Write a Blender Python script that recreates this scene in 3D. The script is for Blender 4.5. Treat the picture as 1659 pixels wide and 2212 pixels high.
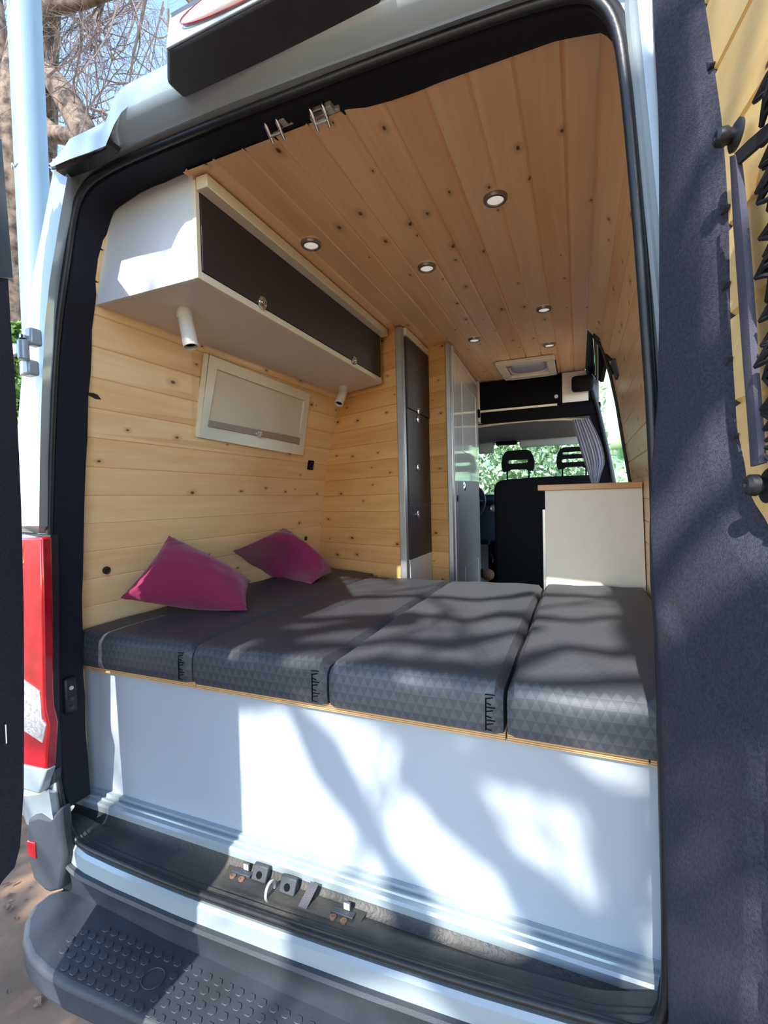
import bpy, bmesh, math, random
from mathutils import Vector, Matrix
from math import sin, cos, pi, sqrt, floor
random.seed(7)
for o in list(bpy.data.objects): bpy.data.objects.remove(o)
SC = bpy.context.scene
COL = SC.collection
EYE = 1.62                     # height of the photographer's phone above the ground; the van is drawn relative to it

# ------------------------------------------------------------------ camera
F = 1011.35; W, H = 1659, 2212
RX = Vector((0.92312688, -0.01291884, -0.38427838))
RY = Vector((0.38371117, -0.03285042, 0.92286867))
RZ = Vector((-0.0245461, -0.99937678, -0.025368))
cd = bpy.data.cameras.new('camera'); cam = bpy.data.objects.new('camera', cd); COL.objects.link(cam)
cd.sensor_fit = 'HORIZONTAL'; cd.sensor_width = 36; cd.lens = F / W * 36; cd.clip_start = 0.01; cd.clip_end = 500
cam.matrix_world = Matrix(((RX[0], -RX[1], -RX[2], 0), (RY[0], -RY[1], -RY[2], 0), (RZ[0], -RZ[1], -RZ[2], EYE), (0, 0, 0, 1)))
SC.camera = cam

# ------------------------------------------------------------------ sun, sky, exposure
SUN = Vector((-0.04, -1.0, 0.87)).normalized()      # towards the sun
sd = bpy.data.lights.new('sun', 'SUN'); so = bpy.data.objects.new('sun', sd); COL.objects.link(so)
sd.energy = 6.0; sd.angle = math.radians(0.53); sd.color = (1.0, 0.96, 0.88)
so.rotation_euler = SUN.to_track_quat('Z', 'Y').to_euler(); so.location = (0, -4, 8)
w = bpy.data.worlds.new('sky'); SC.world = w; w.use_nodes = True
nt = w.node_tree; nt.nodes.clear()
sky = nt.nodes.new('ShaderNodeTexSky'); sky.sky_type = 'NISHITA'; sky.sun_disc = False
sky.sun_elevation = math.radians(40.7); sky.sun_rotation = math.atan2(SUN.x, SUN.y)
sky.air_density = 1.0; sky.dust_density = 0.1; sky.ozone_density = 1.0
bg = nt.nodes.new('ShaderNodeBackground'); bg.inputs[1].default_value = 0.42
ow = nt.nodes.new('ShaderNodeOutputWorld'); nt.links.new(sky.outputs[0], bg.inputs[0]); nt.links.new(bg.outputs[0], ow.inputs[0])
SC.view_settings.view_transform = 'Standard'; SC.view_settings.look = 'None'
SC.view_settings.gamma = 1; SC.view_settings.exposure = 0.75
SC.view_settings.use_curve_mapping = False

# ------------------------------------------------------------------ measuring: a sight line of the photograph met by a real plane
def ray(u, v):
    d = Vector((u - W / 2, v - H / 2, F)); return Vector((RX.dot(d), RY.dot(d), RZ.dot(d)))
def P(u, v, ax, D):
    r = ray(u, v); return r * (D / r['XYZ'.index(ax)])
def PP(u, v, pt, n):
    r = ray(u, v); pt = Vector(pt); n = Vector(n); return r * (pt.dot(n) / r.dot(n))

# ------------------------------------------------------------------ materials
def srgb(c):
    return tuple(((x / 255) / 12.92 if x / 255 <= 0.04045 else ((x / 255 + 0.055) / 1.055) ** 2.4) for x in c) + (1,)
MATS = {}
def mat(name, rgb, rough=0.5, metal=0.0, noise=0.0, nscale=20, bump=0.0, bscale=200, spec=0.5, coat=0.0, rgb2=None, sheen=0.0):
    if name in MATS: return MATS[name]
    m = bpy.data.materials.new(name); m.use_nodes = True; t = m.node_tree; b = t.nodes['Principled BSDF']
    b.inputs['Roughness'].default_value = rough; b.inputs['Metallic'].default_value = metal
    b.inputs['Specular IOR Level'].default_value = spec; b.inputs['Coat Weight'].default_value = coat
    b.inputs['Coat Roughness'].default_value = 0.08
    if sheen: b.inputs['Sheen Weight'].default_value = sheen
    tc = t.nodes.new('ShaderNodeTexCoord')
    c = srgb(rgb); c2 = srgb(rgb2) if rgb2 else tuple(x * (1 - noise) for x in c[:3]) + (1,)
    n = t.nodes.new('ShaderNodeTexNoise'); n.inputs['Scale'].default_value = nscale; n.inputs['Detail'].default_value = 5
    t.links.new(tc.outputs['Object'], n.inputs['Vector'])
    r = t.nodes.new('ShaderNodeValToRGB'); r.color_ramp.elements[0].color = c2; r.color_ramp.elements[1].color = c
    r.color_ramp.elements[0].position = 0.35; r.color_ramp.elements[1].position = 0.62
    t.links.new(n.outputs[0], r.inputs[0]); t.links.new(r.outputs[0], b.inputs['Base Color'])
    if bump:
        n2 = t.nodes.new('ShaderNodeTexNoise'); n2.inputs['Scale'].default_value = bscale; n2.inputs['Detail'].default_value = 3
        t.links.new(tc.outputs['Object'], n2.inputs['Vector'])
        bp = t.nodes.new('ShaderNodeBump'); bp.inputs['Strength'].default_value = bump; bp.inputs['Distance'].default_value = 0.004
        t.links.new(n2.outputs[0], bp.inputs['Height']); t.links.new(bp.outputs[0], b.inputs['Normal'])
    MATS[name] = m; return m

def math_node(t, op, a, b=None, c=None):
    n = t.nodes.new('ShaderNodeMath'); n.operation = op
    for i, x in enumerate((a, b, c)):
        if x is None: continue
        if isinstance(x, (int, float)): n.inputs[i].default_value = x
        else: t.links.new(x, n.inputs[i])
    return n.outputs[0]

def wood(name, light, dark, knot=(96, 52, 24), bw=0.09, rough=0.35, knots=0.5, grain=0.5, coat=0.25):
    """pine boards; UV u = metres across the boards, v = metres along them"""
    m = bpy.data.materials.new(name); m.use_nodes = True; t = m.node_tree; L = t.links.new
    b = t.nodes['Principled BSDF']; b.inputs['Roughness'].default_value = rough
    b.inputs['Coat Weight'].default_value = coat; b.inputs['Coat Roughness'].default_value = 0.25
    uv = t.nodes.new('ShaderNodeUVMap'); sp = t.nodes.new('ShaderNodeSeparateXYZ'); L(uv.outputs[0], sp.inputs[0])
    u, v = sp.outputs[0], sp.outputs[1]
    idn = math_node(t, 'FLOOR', math_node(t, 'DIVIDE', u, bw))
    wn = t.nodes.new('ShaderNodeTexWhiteNoise'); wn.noise_dimensions = '1D'; L(idn, wn.inputs['W'])
    rnd = wn.outputs['Value']
    # grain
    cx = t.nodes.new('ShaderNodeCombineXYZ'); L(math_node(t, 'MULTIPLY', u, 42), cx.inputs[0])
    L(math_node(t, 'MULTIPLY_ADD', rnd, 37, math_node(t, 'MULTIPLY', v, 1.6)), cx.inputs[1]); L(math_node(t, 'MULTIPLY', rnd, 91), cx.inputs[2])
    n1 = t.nodes.new('ShaderNodeTexNoise'); n1.inputs['Scale'].default_value = 1; n1.inputs['Detail'].default_value = 4; n1.inputs['Distortion'].default_value = 0.6
    L(cx.outputs[0], n1.inputs['Vector'])
    cx2 = t.nodes.new('ShaderNodeCombineXYZ'); L(math_node(t, 'MULTIPLY', u, 16), cx2.inputs[0])
    L(math_node(t, 'MULTIPLY_ADD', rnd, 17, math_node(t, 'MULTIPLY', v, 2.2)), cx2.inputs[1])
    n2 = t.nodes.new('ShaderNodeTexNoise'); n2.inputs['Scale'].default_value = 1; n2.inputs['Detail'].default_value = 2
    L(cx2.outputs[0], n2.inputs['Vector'])
    # knots, one candidate per cell
    cx3 = t.nodes.new('ShaderNodeCombineXYZ'); L(math_node(t, 'MULTIPLY', u, 11), cx3.inputs[0])
    L(math_node(t, 'MULTIPLY_ADD', rnd, 53, math_node(t, 'MULTIPLY', v, 6.0)), cx3.inputs[1])
    vo = t.nodes.new('ShaderNodeTexVoronoi'); vo.voronoi_dimensions = '2D'; vo.inputs['Scale'].default_value = 1; vo.inputs['Randomness'].default_value = 0.9
    L(cx3.outputs[0], vo.inputs['Vector'])
    sc = t.nodes.new('ShaderNodeSeparateColor'); L(vo.outputs['Color'], sc.inputs[0])
    keep = math_node(t, 'LESS_THAN', sc.outputs[0], knots)
    rad = math_node(t, 'MULTIPLY_ADD', sc.outputs[1], 0.055, 0.022)
    kd = math_node(t, 'SUBTRACT', 1.0, math_node(t, 'DIVIDE', vo.outputs['Distance'], rad))
    kn = t.nodes.new('ShaderNodeClamp'); L(math_node(t, 'MULTIPLY', math_node(t, 'MULTIPLY', kd, 2.2), keep), kn.inputs[0])
    ring = math_node(t, 'SUBTRACT', 1.0, math_node(t, 'DIVIDE', vo.outputs['Distance'], math_node(t, 'MULTIPLY', rad, 3.2)))
    rg = t.nodes.new('ShaderNodeClamp'); L(math_node(t, 'MULTIPLY', math_node(t, 'MULTIPLY', ring, 0.7), keep), rg.inputs[0])
    ramp = t.nodes.new('ShaderNodeValToRGB'); e = ramp.color_ramp.elements
    e[0].position = 0.3; e[0].color = srgb(dark); e[1].position = 0.72; e[1].color = srgb(light)
    f = math_node(t, 'ADD', math_node(t, 'MULTIPLY', n1.outputs[0], grain), math_node(t, 'MULTIPLY', n2.outputs[0], 1 - grain))
    f = math_node(t, 'ADD', f, math_node(t, 'MULTIPLY_ADD', rnd, 0.22, -0.08))
    L(f, ramp.inputs[0])
    mx = t.nodes.new('ShaderNodeMixRGB'); L(rg.outputs[0], mx.inputs[0]); L(ramp.outputs[0], mx.inputs[1]); mx.inputs[2].default_value = srgb(tuple(x * 0.72 for x in dark))
    mx2 = t.nodes.new('ShaderNodeMixRGB'); L(kn.outputs[0], mx2.inputs[0]); L(mx.outputs[0], mx2.inputs[1]); mx2.inputs[2].default_value = srgb(knot)
    L(mx2.outputs[0], b.inputs['Base Color'])
    return m

def tri_fabric(name, base, hi, s=0.021, amt=1.0):
    """dark upholstery woven with rows of small triangles; UV in metres"""
    m = bpy.data.materials.new(name); m.use_nodes = True; t = m.node_tree; L = t.links.new
    b = t.nodes['Principled BSDF']; b.inputs['Roughness'].default_value = 0.55
    b.inputs['Specular IOR Level'].default_value = 0.6
    uv = t.nodes.new('ShaderNodeUVMap'); sp = t.nodes.new('ShaderNodeSeparateXYZ'); L(uv.outputs[0], sp.inputs[0])
    v = math_node(t, 'DIVIDE', sp.outputs[1], s); row = math_node(t, 'FLOOR', v); fv = math_node(t, 'SUBTRACT', v, row)
    uu = math_node(t, 'MULTIPLY_ADD', row, 0.5, math_node(t, 'DIVIDE', sp.outputs[0], s))
    fu = math_node(t, 'ABSOLUTE', math_node(t, 'MULTIPLY_ADD', math_node(t, 'FRACT', uu), 2, -1))
    tri = math_node(t, 'LESS_THAN', fu, math_node(t, 'SUBTRACT', 1.0, fv))
    lines = math_node(t, 'GREATER_THAN', math_node(t, 'FRACT', math_node(t, 'MULTIPLY', v, 6)), 0.45)
    tri = math_node(t, 'MULTIPLY', tri, math_node(t, 'MULTIPLY_ADD', lines, 0.45, 0.55))
    flat = math_node(t, 'MULTIPLY_ADD', math_node(t, 'GREATER_THAN', sp.outputs[1], 0.125), -0.75, 1.0)      # the weave's view-dependent sheen is put into the colour: triangles fainter on top
    tri = math_node(t, 'MULTIPLY', tri, flat)
    mx = t.nodes.new('ShaderNodeMixRGB'); L(math_node(t, 'MULTIPLY', tri, amt), mx.inputs[0]); mx.inputs[1].default_value = srgb(base); mx.inputs[2].default_value = srgb(hi)
    L(mx.outputs[0], b.inputs['Base Color'])
    tc = t.nodes.new('ShaderNodeTexCoord'); n2 = t.nodes.new('ShaderNodeTexNoise'); n2.inputs['Scale'].default_value = 900; L(tc.outputs['Object'], n2.inputs['Vector'])
    h = math_node(t, 'ADD', math_node(t, 'MULTIPLY', tri, 0.6), n2.outputs[0])
    bp = t.nodes.new('ShaderNodeBump'); bp.inputs['Strength'].default_value = 0.35; bp.inputs['Distance'].default_value = 0.001
    L(h, bp.inputs['Height']); L(bp.outputs[0], b.inputs['Normal'])
    return m

def ply_edge(name):
    m = bpy.data.materials.new(name); m.use_nodes = True; t = m.node_tree; L = t.links.new
    b = t.nodes['Principled BSDF']; b.inputs['Roughness'].default_value = 0.5
    tc = t.nodes.new('ShaderNodeTexCoord'); sp = t.nodes.new('ShaderNodeSeparateXYZ'); L(tc.outputs['Object'], sp.inputs[0])
    f = math_node(t, 'FRACT', math_node(t, 'MULTIPLY', sp.outputs[2], 230))
    n = t.nodes.new('ShaderNodeTexNoise'); n.inputs['Scale'].default_value = 14; L(tc.outputs['Object'], n.inputs['Vector'])
    f = math_node(t, 'ADD', math_node(t, 'GREATER_THAN', f, 0.5), math_node(t, 'MULTIPLY', n.outputs[0], 0.3))
    r = t.nodes.new('ShaderNodeValToRGB'); r.color_ramp.elements[0].color = srgb((150, 105, 62)); r.color_ramp.elements[1].color = srgb((222, 184, 132))
    L(f, r.inputs[0]); L(r.outputs[0], b.inputs['Base Color']); return m

def glass(name, tint=(1, 1, 1), rough=0.0):
    m = bpy.data.materials.new(name); m.use_nodes = True; t = m.node_tree; t.nodes.clear(); L = t.links.new
    o = t.nodes.new('ShaderNodeOutputMaterial'); tr = t.nodes.new('ShaderNodeBsdfTransparent'); tr.inputs[0].default_value = tint + (1,)
    g = t.nodes.new('ShaderNodeBsdfGlossy'); g.inputs['Roughness'].default_value = rough; g.inputs[0].default_value = (0.9, 0.95, 1, 1)
    fr = t.nodes.new('ShaderNodeFresnel'); fr.inputs[0].default_value = 1.45; mx = t.nodes.new('ShaderNodeMixShader')
    L(fr.outputs[0], mx.inputs[0]); L(tr.outputs[0], mx.inputs[1]); L(g.outputs[0], mx.inputs[2]); L(mx.outputs[0], o.inputs[0]); return m

def emit(name, rgb, s, base=(240, 238, 228)):
    m = mat(name, base, 0.4); b = m.node_tree.nodes['Principled BSDF']
    b.inputs['Emission Color'].default_value = srgb(rgb); b.inputs['Emission Strength'].default_value = s; return m

M = dict(
    wall=wood('pine_wall', (246, 212, 160), (232, 186, 126), knots=0.42, coat=0.3),
    ceil=wood('pine_ceiling', (248, 212, 166), (232, 184, 132), knots=0.4, coat=0.3),
    part=wood('pine_partition', (240, 186, 120), (214, 152, 88), knots=0.62, coat=0.3),
    door=wood('pine_door', (236, 202, 138), (220, 178, 110), knots=0.25, bw=0.11, coat=0.2),
    trimw=mat('cream_trim', (232, 222, 196), 0.45),
    white=mat('white_laminate', (222, 224, 226), 0.32, noise=0.03, nscale=3, coat=0.15),
    panel=mat('grey_white_panel', (172, 182, 192), 0.38, noise=0.04, nscale=2.5),
    cream=mat('cream_laminate', (232, 222, 204), 0.4, noise=0.03),
    soffit=mat('soffit_white', (226, 216, 204), 0.5, noise=0.03),
    gloss=mat('gloss_white', (226, 226, 222), 0.06, spec=0.8, coat=1.0),
    blackpan=mat('anthracite_panel', (52, 44, 44), 0.55, noise=0.2, nscale=60, bump=0.15, bscale=500),
    ply=ply_edge('birch_ply_edge'), alu=mat('brushed_aluminium', (176, 176, 176), 0.35, metal=0.7, noise=0.1),
    chrome=mat('chrome', (220, 220, 222), 0.12, metal=1.0), zinc=mat('zinc_plate', (196, 200, 196), 0.35, metal=0.35, noise=0.2, nscale=60),
    paint=mat('silver_white_paint', (150, 162, 168), 0.3, metal=0.1, coat=0.6), paintd=mat('silver_paint_inner', (150, 162, 168), 0.3, metal=0.3, coat=0.5),
    rubber=mat('black_rubber', (24, 27, 32), 0.45, noise=0.3, nscale=40, bump=0.1),
    jamb=mat('black_jamb_trim', (22, 26, 38), 0.75, bump=0.4, bscale=350, noise=0.2, nscale=80, spec=0.3),
    plastic=mat('black_textured_plastic', (56, 60, 68), 0.5, bump=0.25, bscale=600, noise=0.25, nscale=9),
    sill=mat('worn_black_sill', (40, 42, 44), 0.5, bump=0.35, bscale=120, rgb2=(64, 62, 56), nscale=7),
    felt=mat('dark_blue_felt', (70, 71, 82), 0.95, bump=0.8, bscale=900, rgb2=(56, 57, 68), nscale=260, spec=0.1),
    strap=mat('grey_webbing', (78, 76, 88), 0.85, bump=0.4, bscale=900, spec=0.2), net=mat('black_net_cord', (18, 19, 22), 0.7),
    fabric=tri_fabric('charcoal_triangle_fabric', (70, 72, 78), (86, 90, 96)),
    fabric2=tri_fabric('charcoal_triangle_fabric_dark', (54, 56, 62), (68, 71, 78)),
    berry=mat('berry_cotton', (142, 42, 80), 0.85, noise=0.12, nscale=5, bump=0.35, bscale=700, spec=0.2, sheen=0.3),
    seat=mat('black_seat_cloth', (16, 16, 18), 0.85, bump=0.2, spec=0.2), dash=mat('dashboard_plastic', (40, 52, 74), 0.4),
    liner=mat('grey_headliner', (132, 136, 138), 0.9, spec=0.1), visor=mat('pale_visor', (172, 182, 184), 0.7),
    curtain=mat('grey_curtain', (146, 142, 154), 0.8, noise=0.15, nscale=30, sheen=0.4), black=mat('matt_black', (10, 10, 13), 0.85, spec=0.15),
    bark=mat('tree_bark', (124, 106, 92), 0.95, rgb2=(50, 42, 38), nscale=9, bump=1.0, bscale=26),
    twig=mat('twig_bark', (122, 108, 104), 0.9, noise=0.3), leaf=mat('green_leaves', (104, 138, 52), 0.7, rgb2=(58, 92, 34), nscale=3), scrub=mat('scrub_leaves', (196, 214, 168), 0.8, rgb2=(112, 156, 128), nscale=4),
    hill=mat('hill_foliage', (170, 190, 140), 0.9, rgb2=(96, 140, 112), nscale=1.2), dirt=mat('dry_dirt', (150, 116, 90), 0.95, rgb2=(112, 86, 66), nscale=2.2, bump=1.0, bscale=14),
    pebble=mat('leaf_litter', (128, 104, 84), 0.9, rgb2=(60, 46, 38), nscale=30), log=mat('dry_log', (206, 200, 190), 0.85, rgb2=(120, 108, 96), nscale=22, bump=0.7, bscale=60),
    pole=mat('pale_pole_paint', (122, 144, 160), 0.45, noise=0.06, nscale=4), lens=mat('red_lens', (172, 16, 30), 0.18, coat=1.0, noise=0.3, nscale=16),
    lensd=mat('dark_red_lens', (120, 10, 22), 0.2, coat=1.0), clear=mat('clear_reflector', (232, 236, 240), 0.15, metal=0.6, noise=0.4, nscale=60, bump=0.6, bscale=90),
    led=emit('led_diffuser', (255, 250, 240), 0.25), ring=mat('satin_nickel', (150, 142, 138), 0.35, metal=0.7),
    spot=mat('white_spotlight', (222, 216, 206), 0.4), dome=mat('roof_vent_dome', (206, 214, 220), 0.12, coat=1.0, noise=0.12, nscale=30),
    ivory=mat('ivory_plastic', (232, 224, 200), 0.45), blind=mat('ivory_blind', (222, 214, 192), 0.8), hole=mat('brown_plug', (40, 28, 20), 0.6),
    wtop=wood('worktop_wood', (206, 150, 92), (178, 118, 66), bw=0.04, knots=0.0), glass=glass('clear_glass', (0.93, 0.98, 0.97)),
    lamp=emit('brake_lamp_lens', (255, 225, 230), 0.0, (250, 236, 236)), rust=mat('rusty_bolt', (120, 92, 72), 0.8, noise=0.5, nscale=90),
)

# ------------------------------------------------------------------ mesh builder
class MB:
    def __init__(s): s.v = []; s.f = []; s.uv = {}
    def add(s, vs, fs, uvs=None):
        o = len(s.v); s.v += [Vector(x) for x in vs]; 
        for i, f in enumerate(fs):
            s.f.append(tuple(o + k for k in f))
            if uvs: s.uv[len(s.f) - 1] = [uvs[k] for k in f]
        return s
    def box(s, lo, hi):
        x0, y0, z0 = lo; x1, y1, z1 = hi
        return s.add([(x0,y0,z0),(x1,y0,z0),(x1,y1,z0),(x0,y1,z0),(x0,y0,z1),(x1,y0,z1),(x1,y1,z1),(x0,y1,z1)],
                     [(3,2,1,0),(4,5,6,7),(0,1,5,4),(1,2,6,5),(2,3,7,6),(3,0,4,7)])
    def obox(s, c, ax, ay, az):      # centre and three half-axis vectors
        c, ax, ay, az = map(Vector, (c, ax, ay, az))
        return s.add([c+ax*i+ay*j+az*k for k in (-1,1) for j in (-1,1) for i in (-1,1)],
                     [(0,2,3,1),(4,5,7,6),(0,1,5,4),(1,3,7,5),(3,2,6,7),(2,0,4,6)])
    def prism(s, poly, ext):          # polygon (list of 3D points) extruded by a vector
        n = len(poly); ext = Vector(ext); p = [Vector(q) for q in poly]
        return s.add(p + [q + ext for q in p], [tuple(range(n))[::-1], tuple(range(n, 2*n))] + [(i, (i+1) % n, n + (i+1) % n, n + i) for i in range(n)])
    def grid(s, rows, uv=None, close=False, flip=False):
        nr, nc = len(rows), len(rows[0]); vs = [p for r in rows for p in r]; fs = []
        for i in range(nr - 1):
            for j in range(nc if close else nc - 1):
                k = (j + 1) % nc; q = (i*nc+j, i*nc+k, (i+1)*nc+k, (i+1)*nc+j); fs.append(q[::-1] if flip else q)
        return s.add(vs, fs, [u for r in uv for u in r] if uv else None)
    def tube(s, pts, r, n=8, cap=True):
        pts = [Vector(p) for p in pts]; R = r if isinstance(r, (list, tuple)) else [r] * len(pts); rows = []
        t = (pts[1] - pts[0]).normalized(); up = Vector((0,0,1)) if abs(t.z) < 0.9 else Vector((1,0,0)); a = t.cross(up).normalized()
        for i, p in enumerate(pts):
            t = (pts[min(i+1, len(pts)-1)] - pts[max(i-1, 0)]).normalized(); a = (a - t * a.dot(t)).normalized(); b = t.cross(a)
            rows.append([p + (a * cos(2*pi*k/n) + b * sin(2*pi*k/n)) * R[i] for k in range(n)])
        o = len(s.v); s.grid(rows, close=True)
        if cap:
            s.f.append(tuple(o + k for k in range(n))[::-1]); s.f.append(tuple(o + (len(pts)-1)*n + k for k in range(n)))
        return s
    def lathe(s, c, axis, prof, n=24):  # prof: (distance along the axis, radius)
        c = Vector(c); t = Vector(axis).normalized(); up = Vector((0,0,1)) if abs(t.z) < 0.9 else Vector((1,0,0)); a = t.cross(up).normalized(); b = t.cross(a)
        rows = [[c + t*h + (a*cos(2*pi*k/n) + b*sin(2*pi*k/n)) * max(r, 1e-4) for k in range(n)] for h, r in prof]
        return s.grid(rows, close=True)
    def shell(s, rows_out, thick):     # a sheet given thickness along a vector
        th = Vector(thick); nr, nc = len(rows_out), len(rows_out[0]); s.grid(rows_out)
        back = [[p + th for p in r] for r in rows_out]; s.grid(back, flip=True)
        def strip(a, b): s.grid([a, b])
        strip(back[0], rows_out[0]); strip(rows_out[-1], back[-1])
        strip([r[0] for r in rows_out], [r[0] for r in back]); strip([r[-1] for r in back], [r[-1] for r in rows_out]); return s

def mesh_from(name, mb, m, org, smooth):
    me = bpy.data.meshes.new(name); me.from_pydata([v - org for v in mb.v], [], mb.f); me.materials.append(M[m] if isinstance(m, str) else m)
    if mb.uv:
        l = me.uv_layers.new(name='UVMap'); 
        for p in me.polygons:
            if p.index in mb.uv:
                for k, li in enumerate(p.loop_indices): l.data[li].uv = mb.uv[p.index][k]
    bm = bmesh.new(); bm.from_mesh(me); bmesh.ops.remove_doubles(bm, verts=bm.verts, dist=1e-5); bmesh.ops.recalc_face_normals(bm, faces=bm.faces); bm.to_mesh(me); bm.free()
    if smooth:
        for p in me.polygons: p.use_smooth = True
        if smooth != 2: me.set_sharp_from_angle(angle=math.radians(38))
    return me
UP = Vector((0, 0, EYE))
LOCW = {}
def build(name, mb, m, parent=None, label=None, bevel=0, smooth=False, cat=None, group=None, kind=None, solid=0, seg=2):
    if parent is not None: org = LOCW[parent.name]
    else:
        xs = [v.x for v in mb.v]; ys = [v.y for v in mb.v]; zs = [v.z for v in mb.v]
        org = Vector(((min(xs)+max(xs))/2, (min(ys)+max(ys))/2, min(zs)))
    o = bpy.data.objects.new(name, mesh_from(name, mb, m, org, smooth)); COL.objects.link(o)
    if parent is not None: o.parent = parent; LOCW[o.name] = org
    else: o.location = org + UP; LOCW[o.name] = org
    if bevel:
        b = o.modifiers.new('bevel', 'BEVEL'); b.width = bevel; b.segments = seg; b.limit_method = 'ANGLE'; b.angle_limit = math.radians(35)
        for p in o.data.polygons: p.use_smooth = True
        o.data.set_sharp_from_angle(angle=math.radians(60))
    if solid: q = o.modifiers.new('solid', 'SOLIDIFY'); q.thickness = solid; q.offset = -1
    for k, x in (('label', label), ('category', cat), ('group', group), ('kind', kind)):
        if x: o[k] = x
    return o
def thing(name, label, cat, loc, group=None, kind=None):
    o = bpy.data.objects.new(name, None); COL.objects.link(o); o.location = Vector(loc) + UP; o.empty_display_size = 0.05
    LOCW[o.name] = Vector(loc); o['label'] = label
    if cat: o['category'] = cat
    if group: o['group'] = group
    if kind: o['kind'] = kind
    return o
def struct(name, mb, m, label=None, **k): return build(name, mb, m, kind='structure', label=label, **k)

def planks(mb, path, ext, bw=0.09, u0=0.0, groove=0.006, depth=0.004, nrm=1, path2=None, room=(-0.6, 1.2, 0.0)):
    """tongue-and-groove boards: 'path' crosses the boards (list of 3D points), 'ext' runs along them"""
    path = [Vector(p) for p in path]; ext = Vector(ext); seg = [(path[i+1] - path[i]).length for i in range(len(path)-1)]
    tot = sum(seg)
    def at(sv, path=path, seg=seg):
        sv = min(max(sv, 0), tot)
        for i, l in enumerate(seg):
            if sv <= l + 1e-9 or i == len(seg)-1:
                d = (path[i+1] - path[i]).normalized(); return path[i] + d*sv, d
            sv -= l
    e = ext.normalized(); ss = []
    acc = 0
    for l in seg[:-1]: acc += l; ss.append((acc, 0))
    k = math.ceil(u0/bw) if u0 else 1
    x = k*bw - u0
    while x < tot:
        if groove < x < tot - groove: ss += [(x-groove/2, 0), (x, 1), (x+groove/2, 0)]
        x += bw
    ss = [(0, 0)] + sorted(ss) + [(tot, 0)]
    r0, r1, uv0, uv1 = [], [], [], []
    for sv, g in ss:
        p, d = at(sv); n = d.cross(e).normalized(); n = n if n.dot(Vector(room) - p) > 0 else -n; q = p - n*depth*g
        if path2:
            P2 = [Vector(k_) for k_ in path2]; s2 = [(P2[i+1]-P2[i]).length for i in range(len(P2)-1)]; a_ = 0; j = 0
            while j < len(seg)-1 and sv > a_ + seg[j] + 1e-9: a_ += seg[j]; j += 1
            w_ = P2[j] + (P2[j+1]-P2[j])*((sv-a_)/seg[j]) - n*depth*g
        else: w_ = q + ext
        r0.append(q); r1.append(w_); uv0.append((sv+u0, 0)); uv1.append((sv+u0, ext.length))
    mb.grid([r0, r1], uv=[uv0, uv1]); return mb

# ================================================================== THE ROOM: the van's interior shell
CZ = 0.856
LR = [(-1.475, -0.92), (-1.468, -0.385), (-1.418, 0.0), (-1.375, 0.226), (-1.303, 0.588), (-1.215, 0.85)]       # the same at the rear doors
LW = [(-1.47, -0.92), (-1.46, -0.385), (-1.41, 0.0), (-1.363, 0.226), (-1.21, 0.588), (-1.10, 0.85)]      # left wall profile (x, z)
RW = [(0.262, -0.92), (0.257, -0.39), (0.247, 0.05), (0.218, 0.25), (0.189, 0.462), (0.163, 0.604), (0.145, 0.68), (0.11, 0.78), (0.05, 0.85)]
Y0, YP = 0.955, 2.60
mb = MB(); planks(mb, [(x, 0.94, z) for x, z in LR], (0, YP - Y0, 0), nrm=1, u0=0.03, path2=[(x, YP, z) for x, z in LW])
wl = struct('wall_left', mb, 'wall', 'pale pine board wall behind the bed')
mb = MB(); planks(mb, [(x, Y0, z) for x, z in RW], (0, 2.65 - Y0, 0), nrm=-1, u0=0.0)
struct('wall_right', mb, 'ceil', 'varnished pine wall on the sliding door side')
mb = MB(); planks(mb, [(0.052, 0.942, CZ), (-0.93, 0.942, CZ)], (0, 3.55 - 0.942, 0), nrm=-1, u0=0.02, groove=0.010, depth=0.006)
struct('ceiling', mb, 'ceil', 'brown knotty pine board ceiling')
mb = MB().box((-1.6, 1.0, -0.98), (0.30, 5.2, -0.93)); struct('floor', mb, 'black', 'dark floor between the bed and the driver cab')
# the two skewed partitions faced with boards
PD = Vector((-0.924, 0.382, 0)); PA = Vector((-0.815, 2.195, 0)); PN = Vector((0.382, 0.924, 0))
mb = MB(); planks(mb, [PA + Vector((0,0,-0.92)), PA + Vector((0,0,CZ))], PD * 0.72, nrm=-1, u0=0.04)
struct('wall_partition', mb, 'part', 'pine board partition at the foot of the bed')
PB = Vector((-0.79, 2.585, 0))
mb = MB(); planks(mb, [PB + Vector((0,0,-0.92)), PB + Vector((0,0,CZ))], -PD * 0.155, nrm=1, u0=0.01)
struct('wall_column', mb, 'part', 'narrow pine board wall between black cupboard and white door')
g_ = [PP(u, v, Vector((-1.374, 1.08, 0.232)), Vector((1,0,-0.2))) + Vector((0.004,0,0)) for u, v in ((186,848),(200,849),(209,853),(217,863),(205,862),(196,857),(188,853))]
build('board_gap', MB().prism(g_, (-0.006,0,0)), 'hole', wl)
# cream strips where the ceiling meets the cupboards
struct('trim_1', MB().box((-0.905, 0.96, 0.815), (-0.868, 2.19, 0.848)), 'trimw', 'cream strip between ceiling and overhead cupboard', bevel=0.002)
struct('trim_2', MB().box((-0.797, 2.20, 0.812), (-0.775, 2.58, 0.848)), 'trimw', 'cream strip above the tall black cupboard')

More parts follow.
